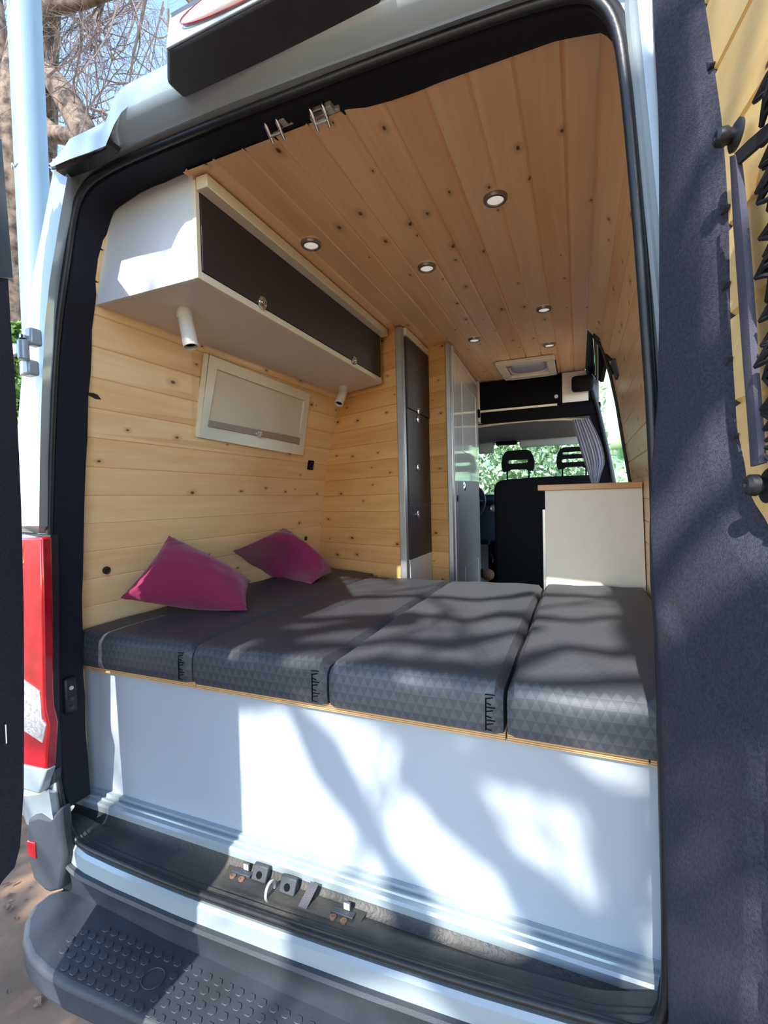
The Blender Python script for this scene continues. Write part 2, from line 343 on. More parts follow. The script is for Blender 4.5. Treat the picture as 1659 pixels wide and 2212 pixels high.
# left window with its roller blind, set in the leaning part of the wall
def prof_at(L, z):
    for (x0, z0), (x1, z1) in zip(L, L[1:]):
        if z0 <= z <= z1: return x0 + (x1-x0)*(z-z0)/(z1-z0)
    return L[-1][0]
def wallx(y, z): t = (y-0.94)/(YP-0.94); return prof_at(LR, z)*(1-t) + prof_at(LW, z)*t
WA, WB, WC = [Vector((wallx(y, z), y, z)) for y, z in ((1.5,.24),(2.35,.24),(1.9,.588))]
WN = (WB-WA).cross(WC-WA).normalized(); WN = WN if WN.x > 0 else -WN; WP = WA
def LWp(u, v, off=0.0): return PP(u, v, WP + WN*off, WN)
win = thing('window_1', 'cream framed window with closed roller blind', None, (-1.28, 1.6, 0.25), kind='structure')
o4 = [LWp(*p, off=0.018) for p in ((452,765),(672,850),(655,985),(430,945))]
i4 = [LWp(*p, off=0.018) for p in ((470,798),(658,866),(646,960),(450,915))]
mb = MB()
for k in range(4):
    j = (k+1) % 4; mb.prism([o4[k], o4[j], i4[j], i4[k]], -WN*0.03)
build('window_frame', mb, 'ivory', win, bevel=0.003)
q = [LWp(*p, off=0.008) for p in ((468,796),(660,864),(648,962),(448,917))]
build('roller_blind', MB().prism(q, -WN*0.006), 'blind', win)
a, b_, c, d = [LWp(*p, off=0.022) for p in ((452,908),(648,946),(647,960),(450,921))]
rb = build('blind_rail', MB().prism([a, b_, c, d], -WN*0.014), 'alu', win, label='grey bottom rail of the blind', bevel=0.001)
m0 = LWp(560, 938, 0.026); yy = Vector((0, 1, 0)); zz = WN.cross(yy)
mb = MB().obox(m0, yy*0.022, zz*0.005, WN*0.006).obox(m0 + zz*0.0, yy*0.008, zz*0.012, WN*0.005).obox(m0 + yy*0.004, yy*0.004, zz*0.014, WN*0.008)
build('latch', mb, 'zinc', win, bevel=0.001)

# ================================================================== bed
bed = thing('bed_base', 'white bed box with plywood edge across the rear of the van', 'bed base', (-0.6, 1.1, -0.93))
build('front_panel', MB().box((-1.472, 1.0, -0.928), (0.255, 1.018, -0.512)), 'panel', bed, bevel=0.001)
build('rim', MB().box((-1.472, 0.994, -0.925), (0.255, 1.0, -0.893)), 'panel', bed, bevel=0.001)
xs = [-1.470, -0.992, -0.146, 0.117, 0.254]
for k in range(4):
    build('plywood_board', MB().box((xs[k]+0.0015, 0.985, -0.511), (xs[k+1]-0.0015, 2.16, -0.491)), 'ply', bed, label='layered edge of birch plywood' if k == 0 else None, bevel=0.0015)
def cushion(x0, x1, yb, label, m='fabric', y0=0.963, sag=0.0):
    """yb(x): where the cushion ends"""
    z0, z1, r = -0.490, -0.383, 0.036; rows = []; uvs = []; n = 26
    prof = []      # across in x with rounded upper edges
    for k in range(n + 1):
        s = k / n; prof.append(s)
    # section along y (front bottom -> front top -> back top -> back bottom)
    def sec(yB):
        pts = [(y0+0.006, z0)]
        pts += [(y0, z0+0.012), (y0-0.001, z0+0.03), (y0, z1-r)]
        for a in range(1, 7): t = a/6*pi/2; pts.append((y0 + r - r*cos(t), z1 - r + r*sin(t)))
        L = yB - y0 - 2*r
        for a in range(1, 24): pts.append((y0 + r + L*a/24, z1 + 0.006*sin(pi*a/24)))
        for a in range(0, 7): t = a/6*pi/2; pts.append((yB - r + r*sin(t), z1 - r + r*cos(t)))
        pts += [(yB, z0+0.01), (yB-0.005, z0)]
        return pts
    for k in range(n+1):
        s = prof[k]; e = min(s, 1-s)*(x1-x0); q = 0.022
        if e < q: dz = q - sqrt(max(q*q - (q-e)**2, 0)); dy = 0.55*dz
        else: dz = dy = 0
        x = x0 + (x1-x0)*s; pts = sec(yb(x)); row = []; uv = []; al = 0; last = None
        for (y, z) in pts:
            zf = (z - z0)/(z1 - z0); yy_ = y
            if y < y0 + r: yy_ = y + dy*(1 - max(0, (y - y0))/r)
            wob = 0.0015*sin(x*37 + y*11) + 0.001*sin(y*29+x*13)
            p = Vector((x, yy_, z - dz*max(zf, 0)*0.9 + wob*max(zf, 0)))
            if zf < 0.15: p.z = max(p.z, z0)
            if last is not None: al += sqrt((y-last[0])**2 + (z-last[1])**2)
            last = (y, z); row.append(p); uv.append((x, al))
        rows.append(row); uvs.append(uv)
    mb = MB(); mb.grid(rows, uv=uvs); nb = len(rows[0])
    mb.f.append(tuple(range(nb))); mb.f.append(tuple(range((n)*nb, (n+1)*nb))[::-1])
    mb.grid([[r[0] for r in rows], [r[-1] for r in rows]])
    t = thing('mattress_cushion', label, 'cushion', ((x0+x1)/2, 1.5, z0), 'charcoal bed cushions lying side by side')
    build('cover', mb, m, t, smooth=True)
    # gathered corner seam, front right
    mb = MB()
    for i in range(9):
        z = z0 + 0.012 + i*0.009; dx = 0.012 + 0.008*((i*7) % 3)/2
        mb.tube([(x1-0.034, y0-0.0025, z), (x1-0.034+dx, y0-0.001, z+0.003*((i*5) % 3-1))], 0.0012, 5)
    mb.tube([(x1-0.034, y0-0.002, z0+0.008), (x1-0.033, y0-0.002, z0+0.075)], 0.0014, 5)
    build('gathered_seam', mb, 'black', t)
    return t
skew = lambda x: max(2.16, min(2.45, 2.185 + (-0.82 - x)*0.4135))
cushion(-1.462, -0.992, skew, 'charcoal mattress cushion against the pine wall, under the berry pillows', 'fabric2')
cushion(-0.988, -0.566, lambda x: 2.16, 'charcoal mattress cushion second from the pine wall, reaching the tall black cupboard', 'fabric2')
cushion(-0.560, -0.150, lambda x: 2.16, 'dappled charcoal mattress cushion ending at the black seat back, left of the kitchen block')
cushion(-0.142, 0.250, lambda x: 2.185, 'dappled charcoal mattress cushion ending at the cream kitchen block')

def pillow(c00, c10, c11, c01, puff, label, face, low):
    """four corners, blown up; face: direction of the visible side"""
    n = 28; c00, c10, c11, c01 = map(Vector, (c00, c10, c11, c01)); N = (c10-c00).cross(c01-c00).normalized()
    if N.dot(Vector(face)) < 0: N = -N
    mb = MB()
    bow = Vector(low) - (c00+c01)/2
    for sgn in (1, -1):
        rows = []
        for i in range(n+1):
            r = []
            for j in range(n+1):
                s, t = i/n, j/n; p = (c00*(1-s)*(1-t) + c10*s*(1-t) + c11*s*t + c01*(1-s)*t)
                a, b = 2*s-1, 2*t-1; h = max(0, (1-a*a))**0.55 * max(0, (1-b*b))**0.55
                pin = 0.05*((1-b*b)*a**5); pin2 = 0.05*((1-a*a)*b**5)
                p = p - (c10-c00)*0.5*pin - (c01-c00)*0.5*pin2
                p = p + bow*((1-s)**1.6*sin(pi*t))
                fold = 0.0035*sin(9*a+5*b)*sin(7*b-3*a)*h + 0.006*math.exp(-((abs(a)-0.82)**2+(abs(b)-0.82)**2)*18)*sin(22*(a-b))
                r.append(p + N*(sgn*puff*h*(1.0 if sgn > 0 else 0.62) + fold*(1 if sgn > 0 else 0)))
            rows.append(r)
        mb.grid(rows, flip=sgn < 0)
    return build('throw_pillow', mb, 'berry', label=label, cat='pillow', group='berry red pillows on the bed', smooth=2)
pl1 = [P(260,1292,'X',-1.36), P(365,1157,'X',-1.40), P(541,1254,'X',-1.19), P(534,1319,'Z',-0.372)]
pillow(pl1[0], pl1[1], pl1[2], pl1[3], 0.085, 'berry red throw pillow nearer the rear doors', (1, -0.6, 0.6), P(405,1316,'Z',-0.362))
pl2 = [P(503,1190,'X',-1.37), P(612,1141,'X',-1.385), P(719,1236,'X',-1.17), P(690,1257,'Z',-0.378)]
pl2[0] = P(503,1190,'X',-1.36); pl2[3] = P(672,1262,'Z',-0.374)
pillow(pl2[0], pl2[1], pl2[2], pl2[3], 0.085, 'berry red throw pillow farther in, near the pine partition', (1, -0.6, 0.6), P(580,1240,'Z',-0.36))

# ================================================================== overhead cupboard
oh = thing('overhead_cupboard', 'long white wall cupboard with black flap doors hanging under the ceiling', 'cupboard', (-1.0, 1.5, 0.59))
XF = -0.915; Yn, Yf = 0.965, 2.19; zb = 0.592; zt = 0.842
build('bottom_panel', MB().prism([(XF, Yn+0.011, zb), (XF, Yf+0.02, zb), (wallx(Yf+0.14, zb)+0.004, Yf+0.15, zb), (wallx(Yn, zb)+0.004, Yn+0.011, zb)], (0,0,0.014)), 'soffit', oh)
build('end_panel', MB().prism([(XF, Yn-0.004, zb), (XF, Yn-0.004, 0.89), (wallx(Yn, zt)+0.004, Yn-0.004, 0.89), (wallx(Yn, zb)+0.004, Yn-0.004, zb)], (0,0.014,0)), 'white', oh)
build('edge_strip', MB().box((XF-0.004, Yn+0.0081, zb-0.001), (XF+0.008, Yf-0.0101, zb+0.020)).box((XF-0.004, Yn-0.006, zb-0.001), (XF+0.008, Yn+0.008, zt)).box((XF-0.004, Yn+0.0081, zt-0.022), (XF+0.008, Yf-0.0101, zt)).box((XF-0.004, Yf-0.01, zb-0.001), (XF+0.008, Yf, zt)), 'trimw', oh, label='pale birch edging', bevel=0.001)
Ym = 1.62
for ya, yb2, yl in ((Yn+0.010, Ym, P(566,654,'X',XF+0.012)), (Ym+0.0015, Yf-0.012, P(765,779,'X',XF+0.012))):
    f = build('flap_door', MB().box((XF, ya, zb+0.022), (XF+0.011, yb2, zt-0.024)), 'blackpan', oh, label='black flap door', bevel=0.0008)
    mb = MB().lathe(yl, (1,0,0), [(-0.002,0.019),(0.004,0.019),(0.006,0.017),(0.006,0.0125),(0.002,0.012),(0.002,0.009),(0.007,0.008),(0.008,0.0)], 24)
    mb.tube([yl+Vector((0.006,-0.007,-0.006)), yl+Vector((0.010,0,0.001)), yl+Vector((0.006,0.008,0.005))], 0.0022, 6)
    build('push_latch', mb, 'chrome', f, smooth=True)
# spotlights under it
def spot(pb, ph, pe, label, r=0.022):
    t = thing('spotlight', label, 'spotlight', pb, 'white spotlights under the overhead cupboard')
    pb, ph, pe = map(Vector, (pb, ph, pe))
    build('mount', MB().lathe(pb, (0,0,-1), [(0,0),(0,r),(0.002,r+0.001),((pb-ph).length*0.9,r),((pb-ph).length*0.9,0)], 28), 'spot', t, smooth=True)
    d = (pe-ph); L = d.length; s = ph - d.normalized()*0.006
    hd = build('lamp_head', MB().lathe(s, d, [(0,0),(0,r*0.93),(0.002,r),(L+0.006,r),(L+0.006,r*0.86),(L-0.006,r*0.84)], 28), 'spot', t, smooth=True)
    build('lamp_glass', MB().lathe(s, d, [(L-0.006,r*0.84),(L-0.007,0)], 28), 'black', hd)
b1 = P(398,668,'Z',zb); spot(b1, b1+Vector((0.004,0,-0.032)), P(413,750,'Y',b1.y-0.004), 'white tubular spotlight pointing straight down, nearest the rear doors')
b2 = P(741,835,'Z',zb); spot(b2, b2+Vector((0,0,-0.028)), b2+Vector((-0.004,-0.045,-0.098)), 'white tubular spotlight tilted to the window, near the pine partition')

# ================================================================== tall black cupboard
tc = thing('tall_cupboard', 'tall cupboard with black doors and grey edge beside the bed', 'cupboard', (-0.85, 2.4, -0.9))
TX = -0.79
build('side_edge', MB().box((-0.822, 2.168, -0.92), (-0.787, 2.205, 0.845)), 'alu', tc, label='grey metal corner strip', bevel=0.004)
build('body', MB().prism([(-0.822,2.207,-0.92),(TX-0.004,2.207,-0.92),(TX-0.004,2.575,-0.92),(-1.1,2.575,-0.92),(-1.1,2.33,-0.92)], (0,0,1.73)), 'white', tc)
dz = [0.79, 0.46, -0.035, -0.262]
def tz(v): return P(900, v, 'X', TX).z
zs = [0.808, P(900,893,'X',TX).z, P(900,1091,'X',TX).z, P(900,1203,'X',TX).z]
lt = [(904,888), (903,906), (903,1010), (903,1111)]
for k in range(3):
    f = build('door', MB().box((TX-0.003, 2.212, zs[k+1]+0.0015), (TX+(0.013 if k == 0 else 0.008), 2.578, zs[k]-0.0015)), 'blackpan', tc, label='black cupboard door', bevel=0.0008)
    for (lu, lv) in ([lt[0]] if k == 0 else [lt[1], lt[2]] if k == 1 else [lt[3]]):
        c = P(lu, lv, 'X', TX+0.012)
        mb = MB().lathe(c, (1,0,0), [(-0.006,0.019),(0.002,0.019),(0.004,0.016),(0.004,0.012),(0.001,0.011),(0.001,0.008),(0.005,0.007),(0.006,0.0)], 20)
        mb.tube([c+Vector((0.004,-0.006,-0.007)), c+Vector((0.007,0,0.001)), c+Vector((0.004,0.007,0.006))], 0.002, 6)
        build('push_latch', mb, 'chrome', f, smooth=True)
build('plinth', MB().box((TX-0.003, 2.212, -0.92), (TX+0.006, 2.578, zs[3]-0.0015)), 'white', tc)

# ================================================================== glossy white washroom door block
wr = thing('white_wardrobe', 'tall glossy white door unit with grey edge before the driver cab', 'wardrobe', (-0.66, 2.9, -0.9))
e = Vector((-0.648, 2.524, 0))
build('corner_strip', MB().box((-0.664, 2.510, -0.92), (-0.635, 2.545, 0.846)), 'alu', wr, label='grey metal corner strip', bevel=0.004)
def WX(y): return -0.638 - 0.035*(y-2.54)/0.9
def wpanel(y0, y1, z0, z1, off, th): return MB().prism([(WX(y0)+off, y0, z0), (WX(y1)+off, y1, z0), (WX(y1)+off-th, y1, z0), (WX(y0)+off-th, y0, z0)], (0,0,z1-z0))
build('body', wpanel(2.62, 3.44, -0.92, 0.84, -0.004, 0.4), 'white', wr)
dr = build('door', wpanel(2.60, 3.40, -0.90, 0.80, 0.008, 0.012), 'gloss', wr, bevel=0.002)
build('jamb_strip', wpanel(2.548, 2.592, -0.92, 0.842, 0.009, 0.012), 'gloss', wr)
for (ya, yb3, za, zb3) in ((2.80,3.30,0.28,0.70), (2.80,3.30,-0.85,-0.42)):
    mb = MB()
    for (p, q2) in (((ya,za),(yb3,za)), ((yb3,za),(yb3,zb3)), ((yb3,zb3),(ya,zb3)), ((ya,zb3),(ya,za))):
        mb.tube([(WX(p[0])+0.008, p[0], p[1]), (WX(q2[0])+0.008, q2[0], q2[1])], 0.0025, 6)
    build('moulding', mb, 'gloss', dr)
c = P(1003,1048,'X',WX(2.95)+0.012)
build('handle', MB().lathe(c+Vector((0,0,0.006)), (1,0,0), [(-0.006,0.021),(0.003,0.021),(0.005,0.018),(0.002,0.015),(0.004,0)], 20).lathe(c-Vector((0,0,0.016)), (1,0,0), [(-0.006,0.02),(0.003,0.02),(0.006,0.014),(0.006,0)], 20), 'chrome', dr, smooth=True)
c = P(988,1077,'X',WX(2.7)+0.012)
build('latch', MB().lathe(c, (1,0,0), [(-0.006,0.018),(0.003,0.018),(0.004,0)], 16), 'black', wr, smooth=True)
for v in (893, 1065, 1238):
    z = P(1032, v, 'Y', 3.40).z; build('hinge', MB().box((WX(3.4)-0.004, 3.385, z-0.028), (WX(3.4)+0.020, 3.43, z+0.028)), 'black', wr, bevel=0.003)

# ================================================================== kitchen block
kt = thing('kitchen_block', 'cream kitchen block with wooden worktop beside the sliding door', 'kitchen unit', (0.05, 2.6, -0.92))
pts = [(-0.138, -0.92), (-0.138, 0.024)] + [(x-0.004, z) for x, z in RW[::-1] if -0.9 < z < 0.02] + [(0.256, -0.92)]
pts.insert(2, (0.243, 0.024))
build('side_panel', MB().prism([(x, 2.20, z) for x, z in pts], (0, 0.018, 0)), 'cream', kt)
build('body', MB().box((-0.134, 2.218, -0.92), (0.235, 3.15, 0.022)), 'cream', kt)
build('edge_strip', MB().box((-0.150, 2.205, -0.92), (-0.139, 2.24, -0.06)), 'alu', kt, label='grey strip along the block')
build('worktop', MB().box((-0.168, 2.185, 0.0245), (0.243, 3.16, 0.050)).add([], []), 'wtop', kt, label='wooden worktop', bevel=0.002)

# ================================================================== ceiling lights, roof vent, socket, plugs
for (u, v, lab) in ((1070,430,'round recessed light nearest the rear doors, over the right half of the bed'), (672,528,'round recessed light beside the overhead cupboard'),
                    (922,578,'round recessed light over the middle of the bed, third from the rear doors'), (1175,668,'round recessed light nearest the sliding door rail'),
                    (1025,734,'small round recessed light beside the white wardrobe top'), (1187,745,'small round recessed light closest to the white roof hatch')):
    c = P(u, v, 'Z', CZ-0.006); t = thing('ceiling_downlight', lab, 'ceiling light', c, 'recessed lights in the pine ceiling')
    build('ring', MB().lathe(c, (0,0,-1), [(-0.004,0.034),(0.002,0.034),(0.006,0.031),(0.0065,0.024),(0.003,0.0225)], 32), 'ring', t, smooth=True)
    build('diffuser', MB().lathe(c, (0,0,-1), [(0.003,0.0228),(0.0042,0.016),(0.0045,0)], 32), 'led', t, smooth=True)
vent = thing('roof_vent', 'square white roof hatch with clear dome at the front of the ceiling', 'roof hatch', (-0.29, 3.22, CZ))
c4 = [P(*p, 'Z', CZ-0.018) for p in ((1066,781),(1200,769),(1209,804),(1094,816))]
x0, x1, y0_, y1_ = -0.475, -0.125, 3.02, 3.46
mb = MB(); 
for (a0, a1, b0, b1_) in ((x0, x1, y0_, y0_+0.06), (x0, x1, y1_-0.06, y1_), (x0, x0+0.05, y0_+0.06, y1_-0.06), (x1-0.05, x1, y0_+0.06, y1_-0.06)): mb.box((a0, b0, CZ-0.024), (a1, b1_, CZ-0.002))
build('frame', mb, 'ivory', vent, bevel=0.006)
rows = []
for i in range(13):
    r = []
    for j in range(13):
        a, b = i/6-1, j/6-1; r.append(Vector((-0.30+0.122*a, 3.24+0.158*b, CZ-0.004-0.016*max(0,(1-a**4))*max(0,(1-b**4)))))
    rows.append(r)
build('dome', MB().grid(rows), 'dome', vent, smooth=2)
build('knob', MB().lathe((-0.40,3.12,CZ-0.018),(0,0,-1),[(0,0.012),(0.008,0.012),(0.009,0)],16), 'alu', vent)
build('catch_bar', MB().tube([(-0.43,3.445,CZ-0.026),(-0.17,3.445,CZ-0.026)],0.004,8), 'alu', vent)
SN = Vector((0.94, 0, -0.2)).normalized(); sp_ = PP(671, 1005, Vector((-1.385, 2, 0.12)), SN)
sk = thing('wall_socket', 'small black socket on the pine wall under the window', 'socket', sp_)
build('plate', MB().obox(sp_, yy*0.026, SN.cross(yy)*0.026, SN*0.006), 'black', sk, bevel=0.004)
build('socket_insert', MB().lathe(sp_ + SN*0.005, SN, [(0,0.018),(0.003,0.018),(0.003,0.015),(-0.001,0.012),(-0.001,0)], 20), 'plastic', sk)
for (u, v, lab) in ((230,1232,'round dark plug in the pine wall beside the nearer pillow'), (660,1163,'round dark plug in the pine wall near the corner of the partition')):
    n_ = Vector((1, 0, -0.13)).normalized(); c = PP(u, v, Vector((-1.437, 1, -0.2)), n_)
    build('wall_plug', MB().lathe(c - n_*0.003, n_, [(0,0.0125),(0.007,0.0125),(0.008,0.010),(0.005,0.008),(0.005,0)], 20), 'hole', label=lab, cat='plug', group='round plugs in the pine wall', smooth=True)

# ================================================================== the van's body round the rear opening
van = thing('camper_van', 'silver white camper van seen from its open rear doors', 'van', (-0.63, 0.86, -EYE))
OL = [(-1.372,-.862),(-1.400,-.70),(-1.402,-.535),(-1.396,-.33),(-1.386,-.134),(-1.362,.12),(-1.335,.34),(-1.305,.504),(-1.258,.668),(-1.221,.785),(-1.173,.838),(-1.085,.857),(-.95,.861),(-.81,.860),(-.66,.857),
      (-.533,.853),(-.334,.847),(-.181,.839),(-.06,.830),(.015,.815),(.050,.785),(.070,.735),(.080,.66),(.088,.559),(.098,.412),(.106,.267),(.114,.10),(.120,-.15),(.125,-.5),(.127,-.75),(.12,-.85),(.09,-.893),(.02,-.905),
      (-.2,-.925),(-.413,-.938),(-.65,-.948),(-.922,-.956),(-1.15,-.953),(-1.29,-.945),(-1.345,-.915)]
IL = [(-1.404,-.885),(-1.412,-.70),(-1.412,-.52),(-1.408,-.343),(-1.390,-.12),(-1.363,.133),(-1.338,.33),(-1.311,.52),(-1.280,.662),(-1.228,.800),(-1.180,.848),(-1.05,.866),(-.93,.868),(-.80,.866),(-.65,.864),
      (-.52,.866),(-.36,.857),(-.2,.855),(-.069,.853),(.030,.838),(.066,.812),(.082,.775),(.090,.70),(.098,.624),(.112,.42),(.121,.27),(.130,.12),(.135,-.15),(.14,-.5),(.141,-.74),(.138,-.83),(.12,-.872),(.05,-.885),
      (-.2,-.885),(-.413,-.886),(-.65,-.887),(-.922,-.888),(-1.15,-.888),(-1.30,-.888),(-1.39,-.888)]
def loopsm(L):      # smooth a closed outline
    n = len(L); out = []
    for i in range(n):
        p0, p1, p2, p3 = [Vector(L[(i+k) % n]) for k in (-1, 0, 1, 2)]
        for t in (0, 1/3, 2/3): out.append(0.5*((2*p1) + (p2-p0)*t + (2*p0-5*p1+4*p2-p3)*t*t + (3*p1-p0-3*p2+p3)*t**3))
    return out
O3 = loopsm([(a, b) for a, b in OL]); I3 = loopsm([(a, b - 0.004 if b > 0.84 else b) for a, b in IL])
def ring(L, y, d=0.0, dz=0.0):
    n = len(L); r = []
    for i in range(n):
        t = (L[(i+1) % n] - L[i-1]).normalized(); nn = Vector((t.y, -t.x)); p = L[i] + nn*d; r.append(Vector((p.x, y, p.y + dz)))
    return r
# (outline runs clockwise, so +d points inwards to the opening)
mb = MB(); nO = len(O3)
wav = [0.003*sin(i*1.7)+0.002*sin(i*4.1) for i in range(nO)]
r_in = ring(I3, 0.958, 0.0); r_in2 = [p + Vector((0, wav[i]*0.5, 0)) for i, p in enumerate(r_in)]
rows = [ring(O3, 0.862, 0.0), ring(O3, 0.868, 0.010), ring([O3[i]*0.6+I3[i]*0.4 for i in range(nO)], 0.895, 0.004), ring([O3[i]*0.25+I3[i]*0.75 for i in range(nO)], 0.93, 0.003), r_in2, ring(I3, 0.966, -0.02), ring(I3, 0.972, -0.12)]
jb = [[r[i] for i in range(93)] for r in rows]     # left, top, right; the sill is a part of its own
build('jamb_lining', MB().grid(jb), 'jamb', van, label='black carpet lining of the rear opening', smooth=True)
seal = ring(O3, 0.853, 0.004)
build('door_seal', MB().tube(seal + [seal[0]], 0.009, 10, cap=False), 'rubber', van, label='black rubber seal', smooth=True)
seal2 = ring(O3, 0.858, -0.010)
build('seal_lip', MB().tube(seal2 + [seal2[0]], 0.006, 8, cap=False), 'rubber', van, smooth=True)
# sill
def prof_x(xs, prof):     # sweep a (y, z) profile along x
    return [[Vector((x, y, z + (0.0 if x > -1.2 else 0.0))) for (y, z) in prof(x)] for x in xs]
def zO(x):
    pts = [(-1.345,-.915),(-1.29,-.945),(-1.15,-.953),(-.922,-.956),(-.65,-.948),(-.413,-.938),(-.2,-.925),(.02,-.905),(.12,-.87)]
    if x <= pts[0][0]: return pts[0][1]
    for (a, b), (c, d) in zip(pts, pts[1:]):
        if a <= x <= c: return b + (d-b)*(x-a)/(c-a)
    return pts[-1][1]
X_ = [-1.46 + 1.60*i/60 for i in range(61)]
sp = prof_x(X_, lambda x: [(0.853, zO(x)-0.004), (0.866, zO(x)+0.004), (0.872, zO(x)+0.001), (0.878, zO(x)+0.004), (0.884, zO(x)+0.001), (0.890, zO(x)+0.004), (0.905, zO(x)+0.006), (0.93, -0.940), (0.942, -0.932), (0.950, -0.918), (0.962, -0.915)])
sl = build('sill_plate', MB().grid(sp), 'sill', van, label='scuffed black sill cover', smooth=True)
mb = MB()
mb.grid([[Vector((x, y, z)) for (y, z) in ((0.948,-0.935),(0.948,-0.905),(0.953,-0.900),(0.966,-0.900),(0.968,-0.896),(0.972,-0.896),(0.974,-0.901),(0.984,-0.901),(0.986,-0.892),(0.995,-0.892))] for x in (-1.46, -0.6, 0.2)])
struct('trim_3', mb, 'paint', 'ridged pale metal threshold strip along the foot of the bed box', smooth=True)
# catches and strikers on the sill
def SP(u, v, z=-0.935): return P(u, v, 'Z', z)
cpl = build('catch_plate', MB().prism([SP(478,1905),SP(500,1860),SP(800,1960),SP(770,2005)], (0,0,-0.006)), 'sill', sl)
for (u, v) in ((525,1878), (742,1965)):
    c = SP(u, v+8); mb = MB().box((c.x-0.028, c.y-0.010, c.z-0.001), (c.x+0.028, c.y+0.006, c.z+0.006)).box((c.x-0.003, c.y+0.004, c.z+0.004), (c.x+0.016, c.y+0.009, c.z+0.024))
    b_ = build('striker_bracket', mb, 'plastic', sl, bevel=0.0015)
    build('bright_tab', MB().box((c.x-0.001, c.y+0.0035, c.z+0.007), (c.x+0.014, c.y+0.0045, c.z+0.022)), 'zinc', b_ if False else sl)
    for dx in (-0.017, 0.010):
        build('bolt', MB().lathe((c.x+dx, c.y-0.018, c.z-0.001), (0,0,1), [(0,0.008),(0.004,0.008),(0.005,0.004),(0.003,0.003),(0.003,0)], 12), 'rust', sl, smooth=True)
for (u, v) in ((563,1898), (623,1925)):
    c = SP(u, v); mb = MB().prism([(c.x-0.022, c.y-0.012, c.z), (c.x-0.022, c.y+0.014, c.z), (c.x-0.022, c.y+0.014, c.z+0.030), (c.x-0.022, c.y+0.004, c.z+0.030)], (0.044,0,0))
    build('guide_block', mb, 'plastic', sl, bevel=0.003)
    nrm = Vector((0,-0.88,0.47)); cc = Vector((c.x, c.y-0.005, c.z+0.013))
    build('block_hole', MB().lathe(cc, nrm, [(-0.002,0.008),(0.0018,0.008),(0.0018,0)], 16), 'black', sl)
c = SP(585, 1928); lp = [c + Vector((0, 0.020*cos(a)*0.9-0.002, 0.006+0.020*sin(a))) for a in [i*2*pi/20 for i in range(21)]]
build('striker_loop', MB().tube(lp, 0.0035, 8), 'zinc', sl, smooth=True)
c = SP(668, 1950); build('wedge', MB().prism([(c.x-0.02,c.y-0.02,c.z-0.002),(c.x-0.02,c.y+0.02,c.z-0.002),(c.x-0.008,c.y+0.022,c.z+0.032)], (0.022,0,0)), 'plastic', sl)
for (u, v) in ((937,2040), (1256,2138)):
    c = P(u, v, 'Y', 0.935)
    build('bolt', MB().lathe(c, (0,-0.6,0.8), [(-0.012,0.0105),(0.001,0.0105),(0.001,0.008),(-0.004,0.007),(-0.004,0)], 16), 'black', sl, smooth=True)
    build('bolt', MB().lathe(c - Vector((0,0.003,0.006)), (0,-0.6,0.8), [(-0.002,0.005),(0.002,0.0045),(0.002,0)], 10), 'rust', sl, smooth=True)
# latch keeper on the left jamb
c = Vector((-1.400, 0.905, -0.555))
mb = MB().box((-1.405, 0.885, -0.605), (-1.388, 0.922, -0.500))
kp = build('latch_keeper', mb, 'rubber', van, bevel=0.007, label='black latch keeper on the left jamb')
for z in (-0.53, -0.562, -0.588):
    build('bolt', MB().lathe((-1.389, 0.903, z), (1,-0.3,0), [(0,0.006),(0.004,0.006),(0.004,0.003),(0.002,0)], 10), 'zinc' if z > -0.54 else 'plastic', kp, smooth=True)
# strikers hanging from the header
for (u, v) in ((600, 270), (698, 243)):
    c = P(u, v, 'Y', 0.925); k = 0.000
    mb = MB()
    for s in (-0.015, 0.015):
        mb.tube([c+Vector((s-0.004,-0.012,0.018)), c+Vector((s-0.004,-0.028,0.010)), c+Vector((s-0.002,-0.030,-0.004)), c+Vector((s,-0.018,-0.020)), c+Vector((s,0.002,-0.034))], 0.0048, 10)
    mb.tube([c+Vector((-0.018,-0.012,0.018)), c+Vector((0.010,-0.012,0.018))], 0.006, 10)
    st = build('roof_striker', mb, 'chrome', van, smooth=True, label='shiny metal striker under the header')
    build('striker_plate', MB().obox(c+Vector((-0.003,-0.016,0.006)), Vector((0.012,0,0)), Vector((0,0.004,0.015)), Vector((0,0.002,0))).obox(c+Vector((0.0,-0.006,-0.022)), Vector((0.012,0,0)), Vector((0,0.008,0.012)), Vector((0,0.002,0)))
          .box((c.x-0.032, c.y-0.004, c.z-0.008), (c.x+0.040, c.y+0.004, c.z+0.018)).box((c.x+0.016, c.y-0.022, c.z-0.012), (c.x+0.030, c.y, c.z+0.016)), 'zinc', st, bevel=0.001)

